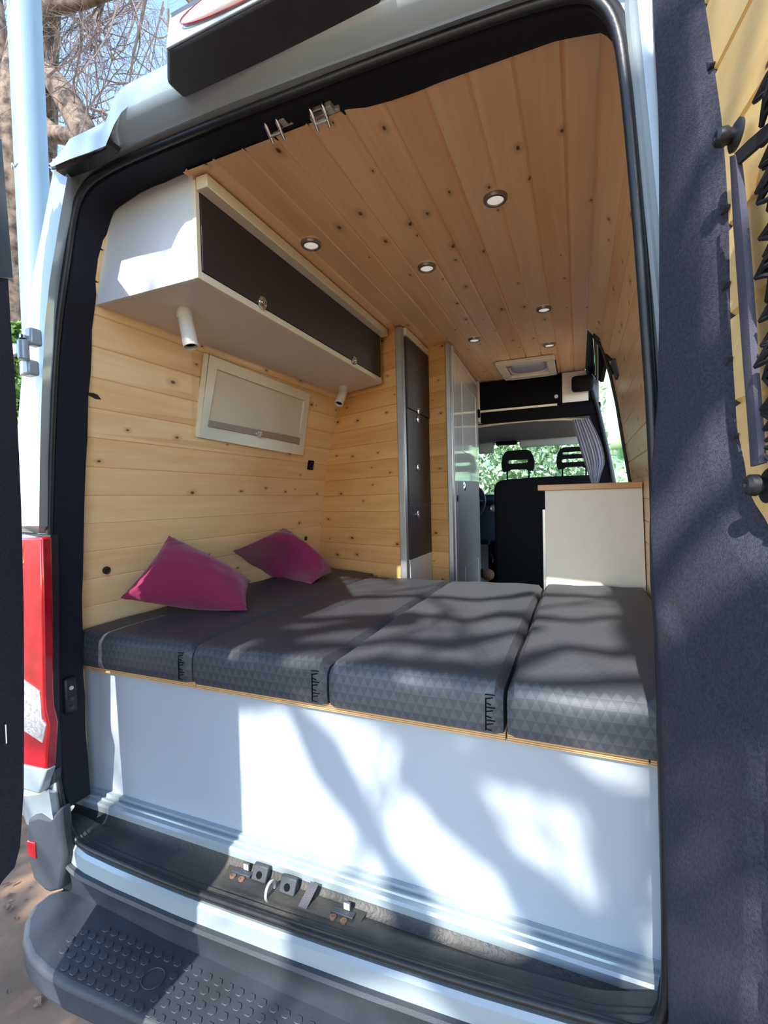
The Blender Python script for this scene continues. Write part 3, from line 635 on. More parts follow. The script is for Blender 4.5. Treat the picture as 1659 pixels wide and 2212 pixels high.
# left pillar: rows down the pillar, columns silhouette -> corner -> seal
def at_px(L, v, i):
    for a, b in zip(L, L[1:]):
        if a[0] <= v <= b[0]: t = (v-a[0])/(b[0]-a[0]); return a[i] + (b[i]-a[i])*t
    return L[-1][i] if v > L[-1][0] else L[0][i]
LP_ = [(352,118,143,176),(380,118,146,172),(450,104,133,166),(600,73,108,138),(700,58,97,129),(850,44,90,118),(1000,31,86,112),(1160,26,84,110),(1500,28,92,116),(1700,30,104,130),(1790,60,118,146)]
rows = []
for v in range(352, 1791, 16):
    a, b, c_ = at_px(LP_, v, 1), at_px(LP_, v, 2), at_px(LP_, v, 3); r = []
    p0 = P(a, v, 'Y', 0.93); y1 = 0.852 if 1150 < v < 1710 else 0.815; p1 = P(b, v, 'Y', y1); p2 = P(c_, v, 'Y', 0.858); p00 = Vector((p0.x-0.02, 1.1, p0.z))
    mid = [p0*(1-t)+p1*t + Vector((-0.0,-0.018 if y1 < 0.85 else 0.0,0))*sin(pi*t) for t in (0.2,0.4,0.6,0.8)]
    r = [p00, p0] + mid + [p1, p1*0.5+p2*0.5, p2, Vector((p2.x-0.004, 0.875, p2.z))]
    rows.append(r)
build('rear_pillar', MB().grid(rows), 'paint', van, label='silver white left rear pillar', smooth=True)
# right pillar, mostly behind the open right door
rows = []
for i in range(40):
    z = 0.80 - 1.68*i/39
    x = 0.065 if z > 0.75 else 0.065 + 0.055*min(1, (0.75-z)/0.7)
    rows.append([Vector((x+0.018, 0.872, z)), Vector((x+0.012, 0.852, z)), Vector((x+0.017, 0.845, z)), Vector((x+0.022, 0.850, z)), Vector((x+0.028, 0.838, z)), Vector((x+0.045, 0.832, z)), Vector((x+0.07, 0.84, z)), Vector((x+0.12, 0.87, z)), Vector((x+0.15, 0.95, z)), Vector((x+0.16, 1.2, z))])
build('rear_pillar', MB().grid(rows), 'paint', van, label='silver right rear pillar', smooth=True)
# header and roof edge
us = [112,118,135,150,190,228,236,246,262,278,310,355,430,500,600,700,800,900,1000,1100,1200,1300,1345,1390,1430]
A_ = [(112,356),(118,352),(150,300),(190,281),(228,263),(246,212),(262,190),(278,180),(355,141),(500,85),(700,10),(900,-70),(1100,-150),(1330,-235),(1430,-235)]
B_ = [(112,360),(118,358),(150,344),(190,330),(228,315),(246,270),(262,243),(278,228),(355,188),(500,128),(700,50),(900,-35),(1100,-115),(1330,-205),(1430,-200)]
C_ = [(112,366),(150,362),(228,338),(262,322),(355,282),(500,222),(700,146),(900,74),(1100,2),(1330,-80),(1430,-60)]
D_ = [(112,378),(150,380),(170,410),(190,392),(240,358),(420,283),(640,200),(830,125),(1000,60),(1260,-18),(1330,0),(1385,80),(1430,300)]
rows = []
us2 = [us[i] + (us[i+1]-us[i])*k/4 for i in range(len(us)-1) for k in range(4)] + [us[-1]]
for u in us2:
    va, vb, vc, vd = [at_px(L, u, 1) for L in (A_, B_, C_, D_)]
    pa, pb, pc, pd = P(u, va, 'Y', 0.80), P(u, vb, 'Y', 0.785), P(u, vc, 'Y', 0.835), P(u, vd, 'Y', 0.858)
    rows.append([pa + Vector((0, 0.35, 0.0)), pa, pa*0.5+pb*0.5+Vector((0,-0.008,0)), pb, pb*0.55+pc*0.45+Vector((0,-0.010,-0.004)), pc, pc+Vector((0,-0.004,-0.004)), pc*0.6+pd*0.4, pc*0.35+pd*0.65+Vector((0,0.006,0)), pd])
build('roof_header', MB().grid(rows), 'paint', van, label='painted roof edge above the opening', smooth=True)
g0, g1, g2 = P(120,356,'Y',0.79), P(232,310,'Y',0.79), P(236,300,'Y',0.79)
build('gutter', MB().prism([g0, g1, g2, P(230,322,'Y',0.80), P(170,352,'Y',0.80), P(122,370,'Y',0.80)], (0,0.03,0)), 'rubber', van)
# box with the upper brake lamp
zB = 0.875
f0, f1 = P(397,215,'Z',zB), P(828,18,'Z',zB)
k0 = P(360,112,'Z',zB); yn = k0.y; kl = P(361,182,'Z',zB); k1 = Vector((-0.285, yn, zB)); kr = Vector((-0.298, yn+0.045, zB))
bx = build('brake_light_housing', MB().prism([k0, kl, f0, f1, kr, k1], (0,0.010,0.085)), 'plastic', van, label='dark housing on the roof edge', bevel=0.007)
build('housing_face', MB().prism([Vector((k0.x,yn-0.003,zB+0.003)), Vector((k1.x,yn-0.003,zB+0.003)), Vector((k1.x,yn+0.010,zB+0.080)), Vector((k0.x,yn+0.010,zB+0.080))], (0,0.006,0)), 'paint', bx, bevel=0.0025)
cl = Vector((-0.515, yn-0.001, zB+0.036)); rows = []
for i in range(9):
    a = i/8*pi/2; rows.append([cl + Vector((0.165*cos(a)*cos(t), -0.014*sin(a), 0.022*cos(a)*sin(t))) for t in [k*2*pi/32 for k in range(32)]])
build('brake_lamp', MB().grid(rows, close=True), 'lamp', bx, smooth=2)
rr = [cl + Vector((0.168*cos(t), -0.003, 0.0235*sin(t))) for t in [k*2*pi/40 for k in range(41)]]
build('lamp_rim', MB().tube(rr, 0.0015, 6, cap=False), 'lensd', bx)
# outer skin: roof, side walls, so that the cabin is closed
mb = MB().box((-1.27, 0.99, 0.875), (0.02, 5.1, 0.90)); build('roof', mb, 'paint', van)
mb = MB().shell([[Vector((x-0.05, y, z)) for x, z in LR] + [Vector((-1.26, y, 0.90))] for y in (1.0, 5.1)], (-0.02, 0, 0)); build('side_panel', mb, 'paint', van)
mb = MB().shell([[Vector((x+0.04, y, z)) for x, z in RW] + [Vector((0.03, y, 0.92))] for y in (0.97, 2.66)], (0.02, 0, 0)); build('side_panel', mb, 'paint', van)
mb = MB().shell([[Vector((x+0.04, y, z)) for x, z in RW[7:]] + [Vector((0.03, y, 0.92))] for y in (2.66, 3.6)], (0.02, 0, 0)); build('side_panel', mb, 'black', van)
# hinge on the left pillar
mb = MB(); h0 = P(72,712,'Y',0.80); h1 = P(72,812,'Y',0.80)
mb.box((h1.x-0.030, 0.782, h1.z), (h1.x+0.010, 0.812, h1.z+0.040))
hg = build('hinge', mb, 'paint', van, bevel=0.006, label='white painted door hinge')
build('hinge_plate', MB().box((h0.x-0.010, 0.782, h0.z-0.045), (h0.x+0.018, 0.812, h0.z)), 'paint', hg, bevel=0.006)
cz_ = (h0.z+h1.z)/2
build('hinge_arm', MB().tube([(h0.x-0.002,0.775,cz_+0.025),(h0.x-0.002,0.775,cz_-0.025)],0.013,14).prism([(h0.x-0.005,0.765,cz_-0.012),(h0.x-0.005,0.765,cz_+0.014),(h0.x-0.085,0.775,cz_+0.032),(h0.x-0.085,0.775,cz_-0.006)],(0,0.014,0)), 'paint', hg, bevel=0.003)
build('hinge_pin', MB().lathe((h0.x-0.002,0.775,cz_+0.03),(0,0,1),[(0,0.008),(0.008,0.008),(0.010,0)],12), 'chrome', hg)
# tail light
def pz(L, y): return [P(u, v, 'Y', y) for u, v in L]
tl = build('tail_light', MB().prism(pz([(24,1162),(89,1161),(92,1317),(94,1500),(96,1534),(104,1568),(99,1664),(30,1650),(24,1560)], 0.812), (0,0.03,0)), 'lens', van, label='tall red tail light', bevel=0.006)
build('reversing_lens', MB().prism(pz([(30,1455),(84,1494),(89,1556),(98,1568),(91,1606),(44,1575),(30,1520)], 0.809), (0,0.01,0)), 'clear', tl, label='clear reversing lens', bevel=0.002)
build('reflector_bowl', MB().lathe(P(38,1200,'Y',0.809),(0.2,-1,0),[(0,0.030),(0.002,0.030),(0.001,0.02),(-0.002,0)],20), 'lensd', tl)
build('lamp_surround', MB().prism(pz([(26,1150),(108,1156),(112,1300),(112,1560),(118,1664),(116,1694),(98,1700),(104,1568),(96,1534),(92,1317),(89,1161)], 0.842), (0,0.022,0)), 'rubber', van, bevel=0.002)
build('lamp_base', MB().prism(pz([(30,1650),(99,1664),(84,1716),(30,1700)], 0.810), (0,0.03,0)), 'paint', van, bevel=0.005)
build('lamp_base', MB().prism(pz([(99,1664),(117,1664),(117,1692),(84,1716)], 0.838), (0,0.02,0)), 'plastic', van, bevel=0.003)
# bumper
build('sill_strip', MB().grid([[Vector((x, y, zO(x)-0.012 + dz_)) for (y, dz_) in ((0.860,0.0),(0.846,0.002),(0.838,-0.006),(0.836,-0.046),(0.845,-0.052))] for x in [-1.37+1.55*i/30 for i in range(31)]]), 'paint', van, smooth=True, label='pale painted strip under the seal')
rows = []
for i in range(41):
    x = -1.385 + 1.60*i/40; z0_ = zO(x)-0.058; q = max(0, 1-(x+1.385)/0.40)
    rows.append([Vector((x, y, z)) for (y, z) in ((0.842,z0_+0.004),(0.826,z0_+0.002),(0.822,z0_-0.006),(0.832,z0_-0.02),(0.838+0.02*q,-1.06-0.06*q),(0.842+0.02*q,-1.115-0.03*q))])
bp_ = build('bumper', MB().grid(rows), 'plastic', van, label='black plastic rear bumper', smooth=True)
cp = pz([(58,1770),(80,1762),(108,1768),(128,1745),(132,1800),(140,1850),(130,1925),(108,1960-30),(96,1925),(70,1900),(58,1850)], 0.815)
build('bumper_corner', MB().prism(cp, (0,0.035,0)), 'plastic', bp_, bevel=0.010)
build('reflector', MB().prism(pz([(57,1817),(74,1821),(77,1856),(60,1848)], 0.811), (0,0.01,0)), 'lens', bp_, label='red bumper reflector', bevel=0.002)
build('body_corner', MB().prism(pz([(74,1700),(118,1690),(126,1760),(100,1776),(88,1760)], 0.84), (0,0.01,0)), 'paint', van, bevel=0.003)
# step
ZS = -1.09
sp_px = [(150,1912),(105,1928),(70,1955),(52,1990),(48,2030),(62,2068),(95,2100),(140,2128),(200,2155),(262,2183),(330,2216)]
pp = [P(u, v, 'Z', ZS) for u, v in sp_px]
last = pp[-1]; front = [Vector((last.x + 0.35*k, last.y - 0.012*k, ZS)) for k in (1, 2, 3)]
poly = [Vector((0.25, 0.86, ZS)), Vector((-1.1, 0.872, ZS)), Vector((-1.22, 0.88, ZS))] + pp + front
sb = MB().prism([p + Vector((0,0,-0.07)) for p in poly], (0,0,0.07))
stp = build('step', sb, 'plastic', van, bevel=0.014, seg=3, label='black moulded rear step')
mb = MB()
for j in range(5):
    for i in range(42):
        x = -1.20 + i*0.0305 + (0.015 if j % 2 else 0); y = 0.700 + j*0.0262
        if (x < -1.15 and (j < 1 or j > 3)) or (x + 0.92)**2 + (y-0.757)**2 < 0.036**2: continue
        if y < pp[-1].y + 0.02 and x > -0.9: pass
        mb.prism([(x + 0.0112*cos(a), y + 0.0095*sin(a), ZS-0.001) for a in [k*pi/3 for k in range(6)]], (0,0,0.0035))
build('tread_studs', mb, 'plastic', stp, bevel=0.001, seg=1)
build('tread_ring', MB().tube([(-0.92+0.026*cos(a), 0.757+0.024*sin(a), ZS+0.001) for a in [k*2*pi/28 for k in range(29)]], 0.0014, 6, cap=False), 'plastic', stp)

# ================================================================== rear doors
HL = Vector((-1.335, 0.773, 0)); UL = Vector((0.432, -0.637, 0)).normalized(); NL = Vector((-UL.y, UL.x, 0)); NL = NL if NL.dot(-HL) > 0 else -NL
def L3(s, z, off=0): return HL + UL*s + Vector((0,0,z)) + NL*off
d1 = thing('door_1', 'left rear door swung open, dark inside with pale edge', None, (-1.3, 0.6, -0.98), kind='structure')
edge = [PP(u, v, HL, NL) for u, v in ((12,600),(18,700),(26,800),(36,980),(41,1100),(46,1300),(47,1500),(46,1700),(38,1820),(26,1865),(0,1893))]
edge = [L3((p-HL).dot(UL), p.z) for p in edge]; s_of = lambda p: (p-HL).dot(UL)
s_top = s_of(edge[0])
poly = [L3(0.76, -0.985), L3(0.76, 0.94), L3(s_top+0.10, 0.94), L3(s_top+0.04, 0.86)] + edge
build('door_shell', MB().prism(poly, -NL*0.045), 'paint', d1, bevel=0.008, label='pale painted door edge')
cen = L3(0.4, 0.0)
inner = [cen + (p-cen)*1.0 + UL*0.012 for p in poly]; inner = [p + NL*0.004 for p in inner]
inner = [inner[0], inner[1], inner[2], inner[3]] + [p + UL*0.006 for p in inner[4:]]
build('door_lining', MB().prism(inner, NL*0.012), 'felt', d1, bevel=0.004, label='dark lining of the left door')
q = [PP(u, v, HL+NL*0.02, NL) for u, v in ((-30,300),(4,300),(28,588),(28,602),(-30,600))]
build('window_surround', MB().prism([q[0],q[1],q[2],q[3],q[4]], -NL*0.03), 'rubber', d1, bevel=0.002)
q = PP(6, 1590, HL+NL*0.022, NL)
build('door_catch', MB().tube([q+Vector((0,0,0.022)), q+UL*(-0.010)+Vector((0,0,0.022)), q+UL*(-0.010)+Vector((0,0,-0.022)), q+Vector((0,0,-0.022))], 0.0025, 6), 'chrome', d1)

HR = Vector((0.140, 0.885, 0)); UR = Vector((0.151, -0.989, 0)).normalized(); NR = Vector((-0.989, -0.151, 0)).normalized()
def R3(s, z, off=0): return HR + UR*s + Vector((0,0,z)) + NR*off
d2 = thing('door_2', 'right rear door swung open, lined with dark felt and pine boards', None, (0.2, 0.6, -0.98), kind='structure')
build('door_shell', MB().prism([R3(0.01,-0.98,-0.022), R3(0.76,-0.98,-0.022), R3(0.76,0.93,-0.022), R3(0.01,0.93,-0.022)], -NR*0.04), 'paint', d2, bevel=0.006)
mb = MB(); planks(mb, [R3(0.05,-0.50,-0.010), R3(0.05,0.93,-0.010)], UR*0.70, bw=0.11, u0=0.052, room=(0, 0.3, 0), groove=0.009, depth=0.006)
build('wood_panel', mb, 'door', d2, label='pale pine boards on the right door')
FL = [(-250,1419),(0,1418),(120,1421),(250,1426),(500,1427),(700,1428),(860,1425),(930,1418),(1000,1410),(1080,1405),(1150,1403),(1250,1404),(1400,1415),(1500,1420),(1700,1428),(1900,1437),(2100,1444),(2400,1452)]
FR = [(-250,1490),(0,1520),(80,1532),(250,1556),(380,1567),(500,1573),(700,1576),(925,1590),(1000,1606),(1060,1615),(1090,1630),(1120,1650),(1140,1660),(1180,1690),(1260,1780),(1400,1900),(2400,2000)]
rows, back = [], []
vs_ = sorted(set(list(range(-250, 2401, 25)) + [a for a, _ in FR]))
for v in vs_:
    a, b = at_px(FL, v, 1), at_px(FR, v, 1); pa, pb = P(a, v, 'Y', 0.828), PP(b, v, HR - NR*0.009, NR); r = []
    for i in range(41):
        t = i/40; t2 = t**1.0; p = pa*(1-t2) + pb*t2
        s = (p-HR).dot(UR); bul = 0.012*min(1, t*8)*min(1, (1-t)*5) + 0.003*sin(p.z*7+1)*sin(pi*t)
        # pressed crease running down to the right
        d_ = None; cr = [(1448,1296),(1480,1306),(1512,1328),(1536,1352),(1562,1398),(1600,1450),(1659,1512),(1760,1600)]
        ru = at_px([(y_, x_) for x_, y_ in cr], v, 1)
        if v > 1290:
            uu = a + (b-a)*t2; dd = (ru - uu); lower = dd > 0
            k = max(0, min(1, (uu-1440)/60))
            bul += (0.007*k*(1-math.exp(-dd/8)) if lower and v < 1610 else 0.007*k if lower else 0) - (0.0025*k*math.exp(-abs(dd)/5) if not lower else 0)
        r.append(p + NR*bul)
    rows.append(r)
mb = MB(); mb.grid(rows)
ed = [r[0] for r in rows]; mb.grid([[p - NR*0.05 for p in ed], ed]); ed = [r[-1] for r in rows]; mb.grid([ed, [p - NR*0.01 for p in ed]])
build('felt_lining', mb, 'felt', d2, label='dark blue felt round the door boards', smooth=True)

for (u, v) in ((1541,132),(1573,440),(1574,606),(1579,770),(1592,935)):
    build('felt_tab', MB().prism([PP(u-6,v-2,HR - NR*0.009,NR), PP(u+6,v,HR - NR*0.009,NR), PP(u+3,v+10,HR - NR*0.009,NR), PP(u-6,v+26,HR - NR*0.009,NR)], NR*0.006), 'felt', d2, bevel=0.001)
# storage net on the right door
net = thing('storage_net', 'black stretch net with grey webbing edge on the right rear door', 'net', R3(0.25, 0.1))
def NPx(u, v, off=0.012): return PP(u, v, HR + NR*off, NR)
tp = [NPx(1590,318), NPx(1640,283), NPx(1720,215), NPx(1712,246), NPx(1650,304), NPx(1604,352)]
build('top_band', MB().prism([NPx(1594,330,0.010), NPx(1625,300,0.010), NPx(1760,185,0.010), NPx(1775,212,0.010), NPx(1640,322,0.010), NPx(1603,354,0.010)], NR*0.004), 'net', net, bevel=0.001)
lft = [(1576,338,1594,332),(1578,380,1600,378),(1583,480,1611,480),(1590,580,1619,580),(1597,680,1626,680),(1604,780,1632,780),(1612,880,1640,880),(1618,960,1646,960),(1621,1008,1650,1000)]
rows = [[NPx(a + (c2-a)*k/3, b + (d2_-b)*k/3, 0.012 + 0.003*sin(pi*k/3)) for k in range(4)] for a, b, c2, d2_ in lft]
build('side_band', MB().shell(rows, -NR*0.003), 'strap', net, smooth=True, label='grey webbing band')
mb = MB(); s0 = lambda u, v: ((NPx(u, v)-HR).dot(UR), NPx(u, v).z)
sA, zA = s0(1600, 350); sB, zB2 = s0(1648, 1000)
for k in range(92):
    for sg in (1, -1, 0.35):
        # cords climbing from the side band towards the free edge of the door
        z0_ = zB2 - 0.25 + k*0.0135; pts_ = []
        for i in range(22):
            t = i/21; s = sB - 0.004 + 0.42*t; z = z0_ + sg*(0.55 if sg > 0 else 0.25)*0.42*t
            sl_ = sA + (sB-sA)*max(0, min(1, (zA-z)/(zA-zB2)))
            if s < sl_: continue
            if z > zA + (s-sA)*0.9 or z < zB2-0.02: continue
            pts_.append(R3(s, z + 0.006*sin(i*0.9+k*2.4), 0.010 + 0.003*sin(i*1.3+k) + 0.004*sin(i*0.8+k*2)))
        if len(pts_) > 2: mb.tube(pts_, 0.0026, 5)
build('mesh_cords', mb, 'net', net)
for (u, v, r, lab) in ((1568,297,0.0125,'dark screw knob holding the upper corner of the net'), (1636,1050,0.0135,'dark screw knob holding the lower corner of the net')):
    c = NPx(u, v, 0.014); t = thing('screw_knob', lab, 'knob', c - NR*0.012, 'screw knobs of the storage net')
    ax = (NR + Vector((0,0,0.1)))
    build('flange', MB().lathe(c - NR*0.012, ax, [(0,r*1.3),(0.003,r*1.35),(0.005,r*1.1),(0.006,r*0.6)], 24), 'rubber', t, smooth=True)
    build('grip', MB().lathe(c - NR*0.008, ax, [(0,r*0.6),(0.006,r*0.7),(0.009,r*0.85),(0.016,r*0.8),(0.019,r*0.55),(0.019,r*0.25),(0.016,0)], 20), 'rubber', t, smooth=True)

# ================================================================== towards the driver cab
fr = thing('cab_overhead_box', 'black overhead locker above the driver cab', 'locker', (-0.38, 3.6, 0.56))
build('locker_body', MB().box((-0.665, 3.50, 0.640), (-0.096, 3.9, 0.846)), 'black', fr)
build('flap_door', MB().box((-0.66, 3.49, 0.655), (-0.10, 3.50, 0.825)), 'black', fr)
build('latch', MB().lathe((-0.135, 3.49, 0.69), (0,-1,0), [(0,0.013),(0.008,0.013),(0.008,0)], 12), 'alu', fr)
build('light_strip', MB().box((-0.665, 3.485, 0.628), (-0.13, 3.50, 0.642)), 'trimw', fr, label='pale strip under the locker')
build('bulkhead_band', MB().box((-0.70, 3.505, 0.555), (0.145, 3.60, 0.628)).box((-0.70, 3.52, 0.6), (0.13, 3.6, 0.66)), 'black', fr)
struct('wall_bulkhead', MB().box((-0.096, 3.50, 0.645), (0.07, 3.56, 0.85)).box((-0.70, 3.45, 0.555), (-0.665, 3.55, 0.85)), 'cream' if False else 'soffit', 'pale wooden infill beside the overhead locker')
cm = thing('cab_speaker', 'dark rounded device mounted beside the overhead locker', 'speaker', (0.03, 3.45, 0.70))
build('housing', MB().box((-0.035, 3.40, 0.70), (0.10, 3.48, 0.80)), 'seat', cm, bevel=0.02)
struct('trim_4', MB().prism([(0.08,3.51,-0.92),(0.08,3.51,0.87),(0.085,3.51,0.87),(0.09,3.51,0.80),(0.10,3.51,0.72),(0.13,3.51,0.58),(0.155,3.51,0.45),(0.193,3.51,0.25),(0.227,3.51,0.051),(0.235,3.51,-0.39),(0.235,3.51,-0.92)], (0,0.1,0)), 'black', 'black pillar between cab and sliding door')
rl = build('curtain_rail', MB().tube([(-0.70,3.60,0.545),(-0.5,3.6,0.556),(-0.3,3.6,0.558),(-0.1,3.6,0.548),(0.06,3.6,0.53)], 0.011, 10), 'trimw', label='pale curved rail across the driver cab opening', cat='curtain rail', smooth=True)
rows = []
for i in range(19):
    t = i/18; z = 0.52 - 0.44*t; r = []
    xl = -0.035 + 0.115*(t**1.1) ; xr = 0.075 + 0.09*sin(min(t,0.7)/0.7*pi/2) - (0.04*(t-0.7)/0.3 if t > 0.7 else 0)
    for k in range(61):
        s = k/60; r.append(Vector((xl + (xr-xl)*s, 3.478 + 0.010*sin(s*48) + 0.004*sin(s*21+2*t), z)))
    rows.append(r)
build('curtain', MB().shell(rows, (0, 0.002, 0)), 'curtain', label='grey gathered curtain hanging by the sliding door', cat='curtain', smooth=True)
# headliner, sun visors, windscreen
struct('trim_5', MB().prism([(-1.3,3.62,0.60),(-1.3,4.45,0.50),(-1.3,4.45,0.53),(-1.3,3.62,0.88)], (1.44,0,0)), 'liner', 'grey headliner of the driver cab')
vz = [P(1035,962,'Y',4.35), P(1232,958,'Y',4.35)]
for (x0_, x1_, lab) in ((-0.84,-0.70,'pale folded sun visor on the driver side'), (-0.475,0.10,'pale folded sun visor on the passenger side')):
    build('sun_visor', MB().box((x0_, 4.30, 0.435 if x0_ > -0.6 else 0.40), (x1_, 4.325, 0.50)), 'visor', label=lab, cat='sun visor', group='sun visors above the windscreen', bevel=0.012)
mr = thing('mirror_console', 'dark roof console between the sun visors', 'console', (-0.6, 4.3, 0.47))
build('console_body', MB().box((-0.68, 4.27, 0.465), (-0.50, 4.34, 0.50)), 'black', mr, bevel=0.01)
struct('window_2', MB().prism([(-1.35,4.95,0.0),(0.20,4.95,0.0),(0.18,4.52,0.56),(-1.26,4.52,0.56)], (0,0.005,0)), 'glass', 'windscreen of the driver cab')
for s, x in ((1, 0.15), (-1, -1.30)): build('screen_pillar', MB().prism([(x,4.45,0.56),(x+0.07,4.45,0.56),(x+0.07,5.0,-0.1),(x,5.0,-0.1)], (0,0.06,0)), 'black', van)
build('bonnet', MB().box((-1.35, 4.95, -1.2), (0.45, 5.6, -0.08)), 'paint', van)
ds = thing('dashboard', 'dark blue dashboard behind the windscreen', 'dashboard', (-0.5, 4.7, -0.4))
build('dash_body', MB().box((-1.3, 4.45, -0.45), (0.3, 4.95, -0.03)), 'dash', ds, bevel=0.05, seg=4)
build('instrument_hood', MB().box((-1.05, 4.38, -0.06), (-0.70, 4.70, 0.03)), 'dash', ds, bevel=0.04, seg=4)
build('air_vent', MB().lathe((-0.735, 4.44, -0.10), (0,-1,0), [(0,0.035),(0.01,0.035),(0.012,0.028),(0.004,0.02),(0.004,0)], 20), 'alu', ds, smooth=True)
sw = thing('steering_wheel', 'dark steering wheel seen past the white door edge', 'steering wheel', (-0.95, 4.30, -0.05))
cW = Vector((-0.98, 4.22, -0.04)); rr = [cW + Vector((0.20*cos(a), 0.07*sin(a), 0.18*sin(a))) for a in [k*2*pi/36 for k in range(37)]]
build('rim', MB().tube(rr, 0.014, 8, cap=False), 'dash', sw, smooth=True)
build('spokes', MB().tube([cW+Vector((-0.19,0,0)), cW, cW+Vector((0.19,0,0))], 0.016, 8).tube([cW, cW+Vector((0,-0.06,-0.17))], 0.014, 8).lathe(cW, (0,-1,0.3), [(-0.03,0.05),(0.02,0.05),(0.03,0.03),(0.03,0)], 16), 'dash', sw)
gs = thing('gear_lever', 'dark gear lever with silver trim beside the bench', 'gear lever', (-0.66, 4.25, -0.5))
build('console', MB().box((-0.76, 4.22, -0.92), (-0.64, 4.45, -0.40)), 'black', gs, bevel=0.03)
g = P(1065,1205,'Y',4.0); build('trim_ring', MB().tube([g+Vector((-0.015,0,0.04)), g+Vector((0.0,0,0.01)), g+Vector((0.004,0,-0.02)), g+Vector((0.0,0,-0.04))], 0.006, 8), 'chrome', gs)
g2 = P(1058,1168,'Y',4.1); build('knob', MB().tube([g2+Vector((0,0,0.03)), g2+Vector((-0.01,0,-0.03))], 0.009, 8), 'dash', gs)
g3 = P(1054,1240,'Y',3.6); rows = [[g3 + Vector((0.05*cos(a)*sin(b), 0.05*sin(a)*sin(b), 0.045*cos(b)-0.005)) * 1.0 for a in [k*2*pi/16 for k in range(16)]] for b in [j*pi/10 for j in range(11)]]
build('cloth_bundle', MB().grid(rows, close=True), 'rust', label='small brown cloth bundle on the floor behind the bench', cat='cloth', smooth=2)
# double passenger seat
bs = thing('passenger_bench', 'black double passenger seat seen from behind', 'seat', (-0.2, 3.95, -0.92))
bl = []; X0, X1, Z0, Z1, R_ = -0.64, 0.26, -0.92, 0.150, 0.075
bl += [(X0, Z0), (X0, Z1-R_-0.02)] + [(X0+R_-R_*cos(a), Z1-R_+R_*sin(a)-0.01) for a in [k*pi/12 for k in range(1, 7)]] + [(X0+0.3, Z1+0.002), (X1-R_, Z1+0.004), (X1, Z1-R_), (X1, Z0)]
build('backrest', MB().prism([(x, 3.88, z) for x, z in bl], (0, 0.12, 0)), 'seat', bs, bevel=0.02, seg=3)
build('seat_cushion', MB().box((X0+0.01, 3.98, -0.62), (X1, 4.4, -0.42)), 'seat', bs, bevel=0.04)
def headrest(cx_, slots, wd=0.128):
    z0_, z1_ = 0.205, 0.375; y_ = 3.90; out = []
    prof = [(-0.9,z0_),(-0.98,z0_+0.03),(-1.0,z0_+0.07),(-0.93,z0_+0.12),(-0.78,z1_-0.015),(-0.6,z1_),(0.6,z1_),(0.78,z1_-0.015),(0.93,z0_+0.12),(1.0,z0_+0.07),(0.98,z0_+0.03),(0.9,z0_),(0.55,z0_+0.008),(0.45,z0_+0.018),(-0.45,z0_+0.018),(-0.55,z0_+0.008)]
    bmx = bmesh.new(); outer = [bmx.verts.new((cx_+x*wd, y_, z)) for x, z in prof]; edges = [bmx.edges.new((outer[i], outer[(i+1) % len(outer)])) for i in range(len(outer))]
    for (a, b, hw) in slots:
        r = []; hw = hw*wd
        for (x, z) in ((-hw,a+0.008),(-hw+0.008,a),(hw-0.008,a),(hw,a+0.008),(hw,b-0.008),(hw-0.008,b),(-hw+0.008,b),(-hw,b-0.008)): r.append(bmx.verts.new((cx_+x, y_, z)))
        edges += [bmx.edges.new((r[i], r[(i+1) % 8])) for i in range(8)]
    bmesh.ops.triangle_fill(bmx, edges=edges, use_beauty=True)
    vs = [v.co.copy() for v in bmx.verts]; fs = [tuple(v.index for v in f.verts) for f in bmx.faces if True]
    bmx.verts.index_update(); fs = [tuple(v.index for v in f.verts) for f in bmx.faces]
    be = [tuple(v.index for v in e.verts) for e in bmx.edges if len(e.link_faces) == 1]; n = len(vs); bmx.free()
    mb = MB(); th = Vector((0, 0.07, 0)); mb.add(vs + [v + th for v in vs], fs + [tuple(n+i for i in f[::-1]) for f in fs] + [(a, b, n+b, n+a) for a, b in be])
    h = build('headrest', mb, 'seat', bs, label='black headrest with slot')
    for s in (-1, 1): build('headrest_post', MB().tube([(cx_+s*0.085, y_+0.03, 0.14), (cx_+s*0.085, y_+0.03, z0_+0.03)], 0.006, 8), 'black', h)
headrest(-0.451, [(0.270, 0.302, 0.62)])
headrest(-0.03, [(0.258, 0.288, 0.70), (0.318, 0.342, 0.66)])

# sliding door opening: black rubber frames, track and catch
mb = MB(); fp = [P(u, v, 'Y', 2.655) for u, v in ((1284,705),(1300,745),(1313,780),(1322,810),(1335,870),(1350,960),(1366,1045))]
fp = [Vector((x, 2.655, z)) for x, z in [(0.10,0.79),(0.125,0.75),(0.145,0.676),(0.163,0.604),(0.189,0.462),(0.218,0.25),(0.247,0.051),(0.257,-0.39),(0.262,-0.92)]]
struct('trim_6', MB().tube([p + Vector((-0.004,0,0)) for p in fp], 0.010, 8), 'rubber', 'black seal along the rear edge of the sliding door opening', smooth=True)
mb = MB(); fq = [Vector((x-0.036, 3.5, z)) for x, z in [(0.10,0.87),(0.118,0.80),(0.130,0.72),(0.165,0.58),(0.19,0.45),(0.228,0.25),(0.262,0.051),(0.27,-0.39)]]
struct('trim_7', MB().tube(fq, 0.014, 8), 'rubber', 'black seal along the front edge of the sliding door opening', smooth=True)
tk = thing('sliding_door_track', 'dark metal track above the sliding door opening', 'track', (0.09, 3.0, 0.8))
build('rail', MB().tube([(0.062,2.50,0.862),(0.075,2.58,0.845),(0.088,2.68,0.83),(0.105,3.0,0.83),(0.118,3.5,0.83)], 0.012, 8).tube([(0.095,2.66,0.79),(0.110,3.0,0.79),(0.125,3.5,0.78)], 0.008, 8), 'rubber', tk, smooth=True)
